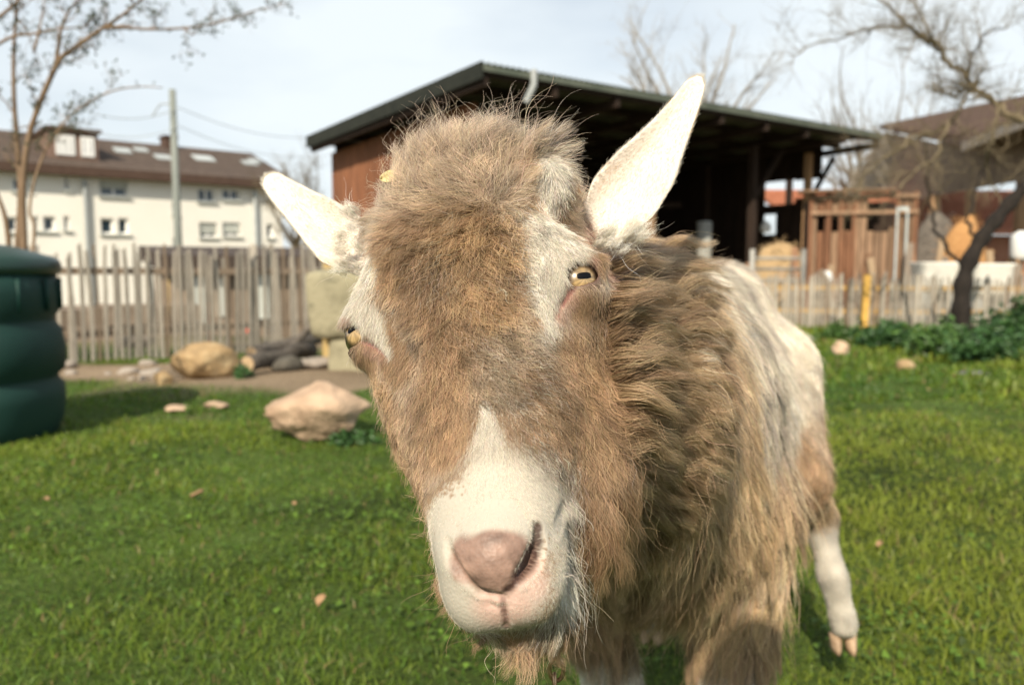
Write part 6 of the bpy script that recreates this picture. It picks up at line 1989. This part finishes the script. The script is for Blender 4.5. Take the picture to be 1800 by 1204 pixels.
for k in range(26):
    x = rg.uniform(905, 1010); y = rg.uniform(1085, 1125) - (x - 905) * .35
    pts = wavy(x, y, 80 + rg.uniform(-25, 10), 100 + rg.uniform(-45, 45), rg.uniform(45, 95), rg.uniform(4, 9), rg.uniform(40, 70))
    d0 = .44 + rg.uniform(-.01, .02)
    guides.append((pts, [d0, d0, d0 + .005], BROWN * rg.uniform(.75, 1.0), rg.uniform(.35, .6)))
for k in range(20):
    x = rg.uniform(775, 860); y = 1010 + (x - 775) * 1.15 + rg.uniform(-12, 5)
    pts = wavy(x, y, 115 + rg.uniform(-20, 20), 95 + rg.uniform(-40, 40), rg.uniform(28, 50), rg.uniform(3, 6), 45)
    d0 = .43 + rg.uniform(-.01, .01)
    guides.append((pts, [d0, d0], BROWN * rg.uniform(.8, 1.1), .4))
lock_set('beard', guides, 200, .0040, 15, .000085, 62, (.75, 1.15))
# pale tufts where the ears leave the head
guides = []
for k in range(18):
    x = rg.uniform(1042, 1118); y = 438 - abs(x - 1070) * .35 + rg.uniform(-16, 12)
    pts = wavy(x, y, -62 + rg.uniform(-25, 30), -40 + rg.uniform(-30, 40), rg.uniform(24, 46), 3, 70)
    guides.append((pts, [.508, .496, .496], WHITE * 1.28, rg.uniform(.4, .7)))
for k in range(12):
    x = rg.uniform(596, 636); y = rg.uniform(368, 486)
    pts = wavy(x, y, 205 + rg.uniform(-25, 25), 200 + rg.uniform(-35, 35), rg.uniform(20, 38), 3, 70)
    guides.append((pts, [.520, .514, .518], WHITE * 1.28, rg.uniform(.4, .7)))
lock_set('ear_tuft', guides, 130, .0036, 10, .00008, 64, (1, 1.05))
# whiskers beside the lips
guides = []
for k in range(12):
    x = rg.uniform(985, 1012); y = rg.uniform(930, 1070); d0 = sdepth(min(x, 995), y)
    pts = wavy(x - 8, y, 10 + rg.uniform(-15, 35), 40 + rg.uniform(-20, 40), rg.uniform(35, 75), 1.5, 80)
    guides.append((pts, [d0, d0 - .004], WHITE * .95, 1))
for k in range(14):
    y = rg.uniform(650, 950); x = 668 + (y - 650) * .27; d0 = .43
    pts = wavy(x + 6, y, 190 + rg.uniform(-30, 20), 150 + rg.uniform(-30, 30), rg.uniform(20, 45), 2, 60)
    guides.append((pts, [d0, d0], FAWN, 1))
lock_set('whiskers', guides, 2, .0012, 10, .00007, 63, (1, 1))
# ------------------------------------------------------------------ leaf caught in the fur, neck chain
m_hayleaf = noise_mat('pale_hay_leaf', (.50, .42, .20), (.62, .54, .30), scale=30, rough=.7)
hp_ = surf(690, 350)
q_ = P(684, 312, (Vector(hp_) - CAM).dot(FWD) - .012)
dry_leaf(tuple(q_), .011, .35, 400, 'pale yellow leaf scrap caught in the wool on the goat crown', m_hayleaf)
bpy.data.objects['fallen_leaf.%03d' % (len([o for o in bpy.data.objects if o.name.startswith('fallen_leaf')]) - 1)].rotation_euler = (1.2, -.25, .15)
m_chain = noise_mat('brassy_chain', (.42, .25, .14), (.60, .40, .24), scale=30, rough=.3); m_chain.node_tree.nodes['Principled BSDF'].inputs['Metallic'].default_value = .8
ct0 = P(985, 1120, .50)
chn = empty('neck_chain', tuple(ct0)); tag(chn, 'small brassy chain hanging below the goat beard', 'chain')
for k in range(7):
    n = 16; R1, R2, rr = .0045, .0075, .0014
    pts = []
    for i in range(n + 1):
        a = 2 * math.pi * i / n
        x, z = R1 * math.cos(a), R2 * math.sin(a)
        pts.append(Vector((x, 0, z)) if k % 2 == 0 else Vector((.0, x, z)))
    o_ = Vector((-.0012 * k, .0, -.0105 * k))
    MB().tube([p + o_ for p in pts], rr, 6, cap=False).build('link', m_chain, chn, True)
# ------------------------------------------------------------------ the photographer kneeling behind the camera, who throws the shadow at the bottom
GX = np.arange(-.55, .50, .014, dtype=np.float32); GY = np.arange(-1.0, -.04, .014, dtype=np.float32); GZ = np.arange(-.04, 1.32, .014, dtype=np.float32)
def person_part(name, mat, build, parent, hair=False):
    global FIELD
    FIELD = np.full((len(GX), len(GY), len(GZ)), .5, dtype=np.float32)
    build()
    v, f = surface_nets(FIELD, GX, GY, GZ)
    return link_mesh(name, np_mesh(name, smooth_verts(v, f, 2) - np.array(parent.location), f), mat, parent, True)
person = empty('person', (-.05, -.45, 0)); bpy.context.view_layer.update()
tag(person, 'person in a dark jacket kneeling right behind the camera facing the goat', 'person')
HC = (-.02, -.25, 1.125)
def b_body():
    ellipsoid(HC, (.075, .095, .115), .02); capsule((HC[0], HC[1] + .07, 1.06), (HC[0], HC[1] + .085, 1.04), .035, .03, .03)
    ellipsoid((HC[0], HC[1] + .10, 1.11), (.012, .018, .022), .012)
    for q in (-1, 1): ellipsoid((HC[0] + q * .077, HC[1] - .01, 1.115), (.012, .022, .032), .008)
    capsule((-.01, -.34, .93), (-.02, -.28, 1.05), .055, .05, .03)
    capsule((-.05, -.62, .45), (.0, -.38, .88), .135, .145, .06)
    for q in (-1, 1):
        capsule((.0 + q * .16, -.36, .90), (.0 + q * .24, -.30, .64), .055, .045, .04)
        capsule((.0 + q * .24, -.30, .64), (-.02 + q * .085, -.12, .73), .042, .030, .03)
        capsule((-.02 + q * .085, -.12, .73), (-.015 + q * .055, -.085, .745), .032, .026, .015)
        for k in range(4): capsule((-.015 + q * .055, -.085, .72 + .017 * k), (-.015 + q * .028, -.062, .715 + .018 * k), .0115, .0095, .006)
        capsule((-.05 + q * .09, -.62, .42), (-.05 + q * .14, -.28, .12 if q < 0 else .40), .085, .06, .05)
        if q < 0: capsule((-.05 + q * .14, -.28, .08), (-.05 + q * .12, -.70, .06), .055, .045, .03); capsule((-.05 + q * .12, -.70, .06), (-.05 + q * .12, -.80, .03), .04, .035, .03)
        else: capsule((-.05 + q * .14, -.28, .40), (-.05 + q * .14, -.36, .07), .058, .042, .03); capsule((-.05 + q * .14, -.38, .035), (-.05 + q * .14, -.22, .03), .04, .03, .03)
def b_jacket():
    capsule((-.05, -.64, .42), (.0, -.38, .88), .150, .158, .06)
    for q in (-1, 1):
        capsule((.0 + q * .16, -.36, .90), (.0 + q * .24, -.30, .64), .067, .057, .04)
        capsule((.0 + q * .24, -.30, .64), (-.01 + q * .11, -.15, .72), .054, .042, .03)
def b_hair(): ellipsoid((HC[0], HC[1] - .022, HC[2] + .022), (.084, .094, .112), .02)
def b_trousers():
    for q in (-1, 1):
        capsule((-.05 + q * .09, -.62, .42), (-.05 + q * .14, -.28, .12 if q < 0 else .40), .097, .071, .05)
        if q < 0: capsule((-.05 + q * .14, -.28, .09), (-.05 + q * .12, -.68, .07), .065, .055, .03)
        else: capsule((-.05 + q * .14, -.28, .40), (-.05 + q * .14, -.355, .12), .069, .054, .03)
person_part('body', noise_mat('person_skin', (.42, .25, .18), (.50, .31, .23), scale=8, rough=.5), b_body, person)
person_part('jacket', noise_mat('dark_jacket', (.030, .035, .045), (.055, .06, .07), scale=20, rough=.9), b_jacket, person)
person_part('hair', noise_mat('brown_hair', (.05, .03, .018), (.09, .055, .03), scale=60), b_hair, person)
person_part('trousers', noise_mat('blue_jeans', (.04, .06, .10), (.07, .10, .16), scale=40, rough=.9), b_trousers, person)
hc_cam = empty('hand_camera', (0, -.06, .72)); tag(hc_cam, 'black camera held at chest height by the kneeling person', 'camera')
m_cam = noise_mat('camera_black', (.012, .012, .013), (.02, .02, .022), scale=40, rough=.5)
MB().box(-.062, .062, -.028, .010, -.035, .048).build('camera_body', m_cam, hc_cam)
MB().lathe([(.030, 0), (.032, .004), (.032, .030), (.029, .034)], 20).build('lens', m_cam, hc_cam, True).rotation_euler = (-math.pi / 2, 0, 0)
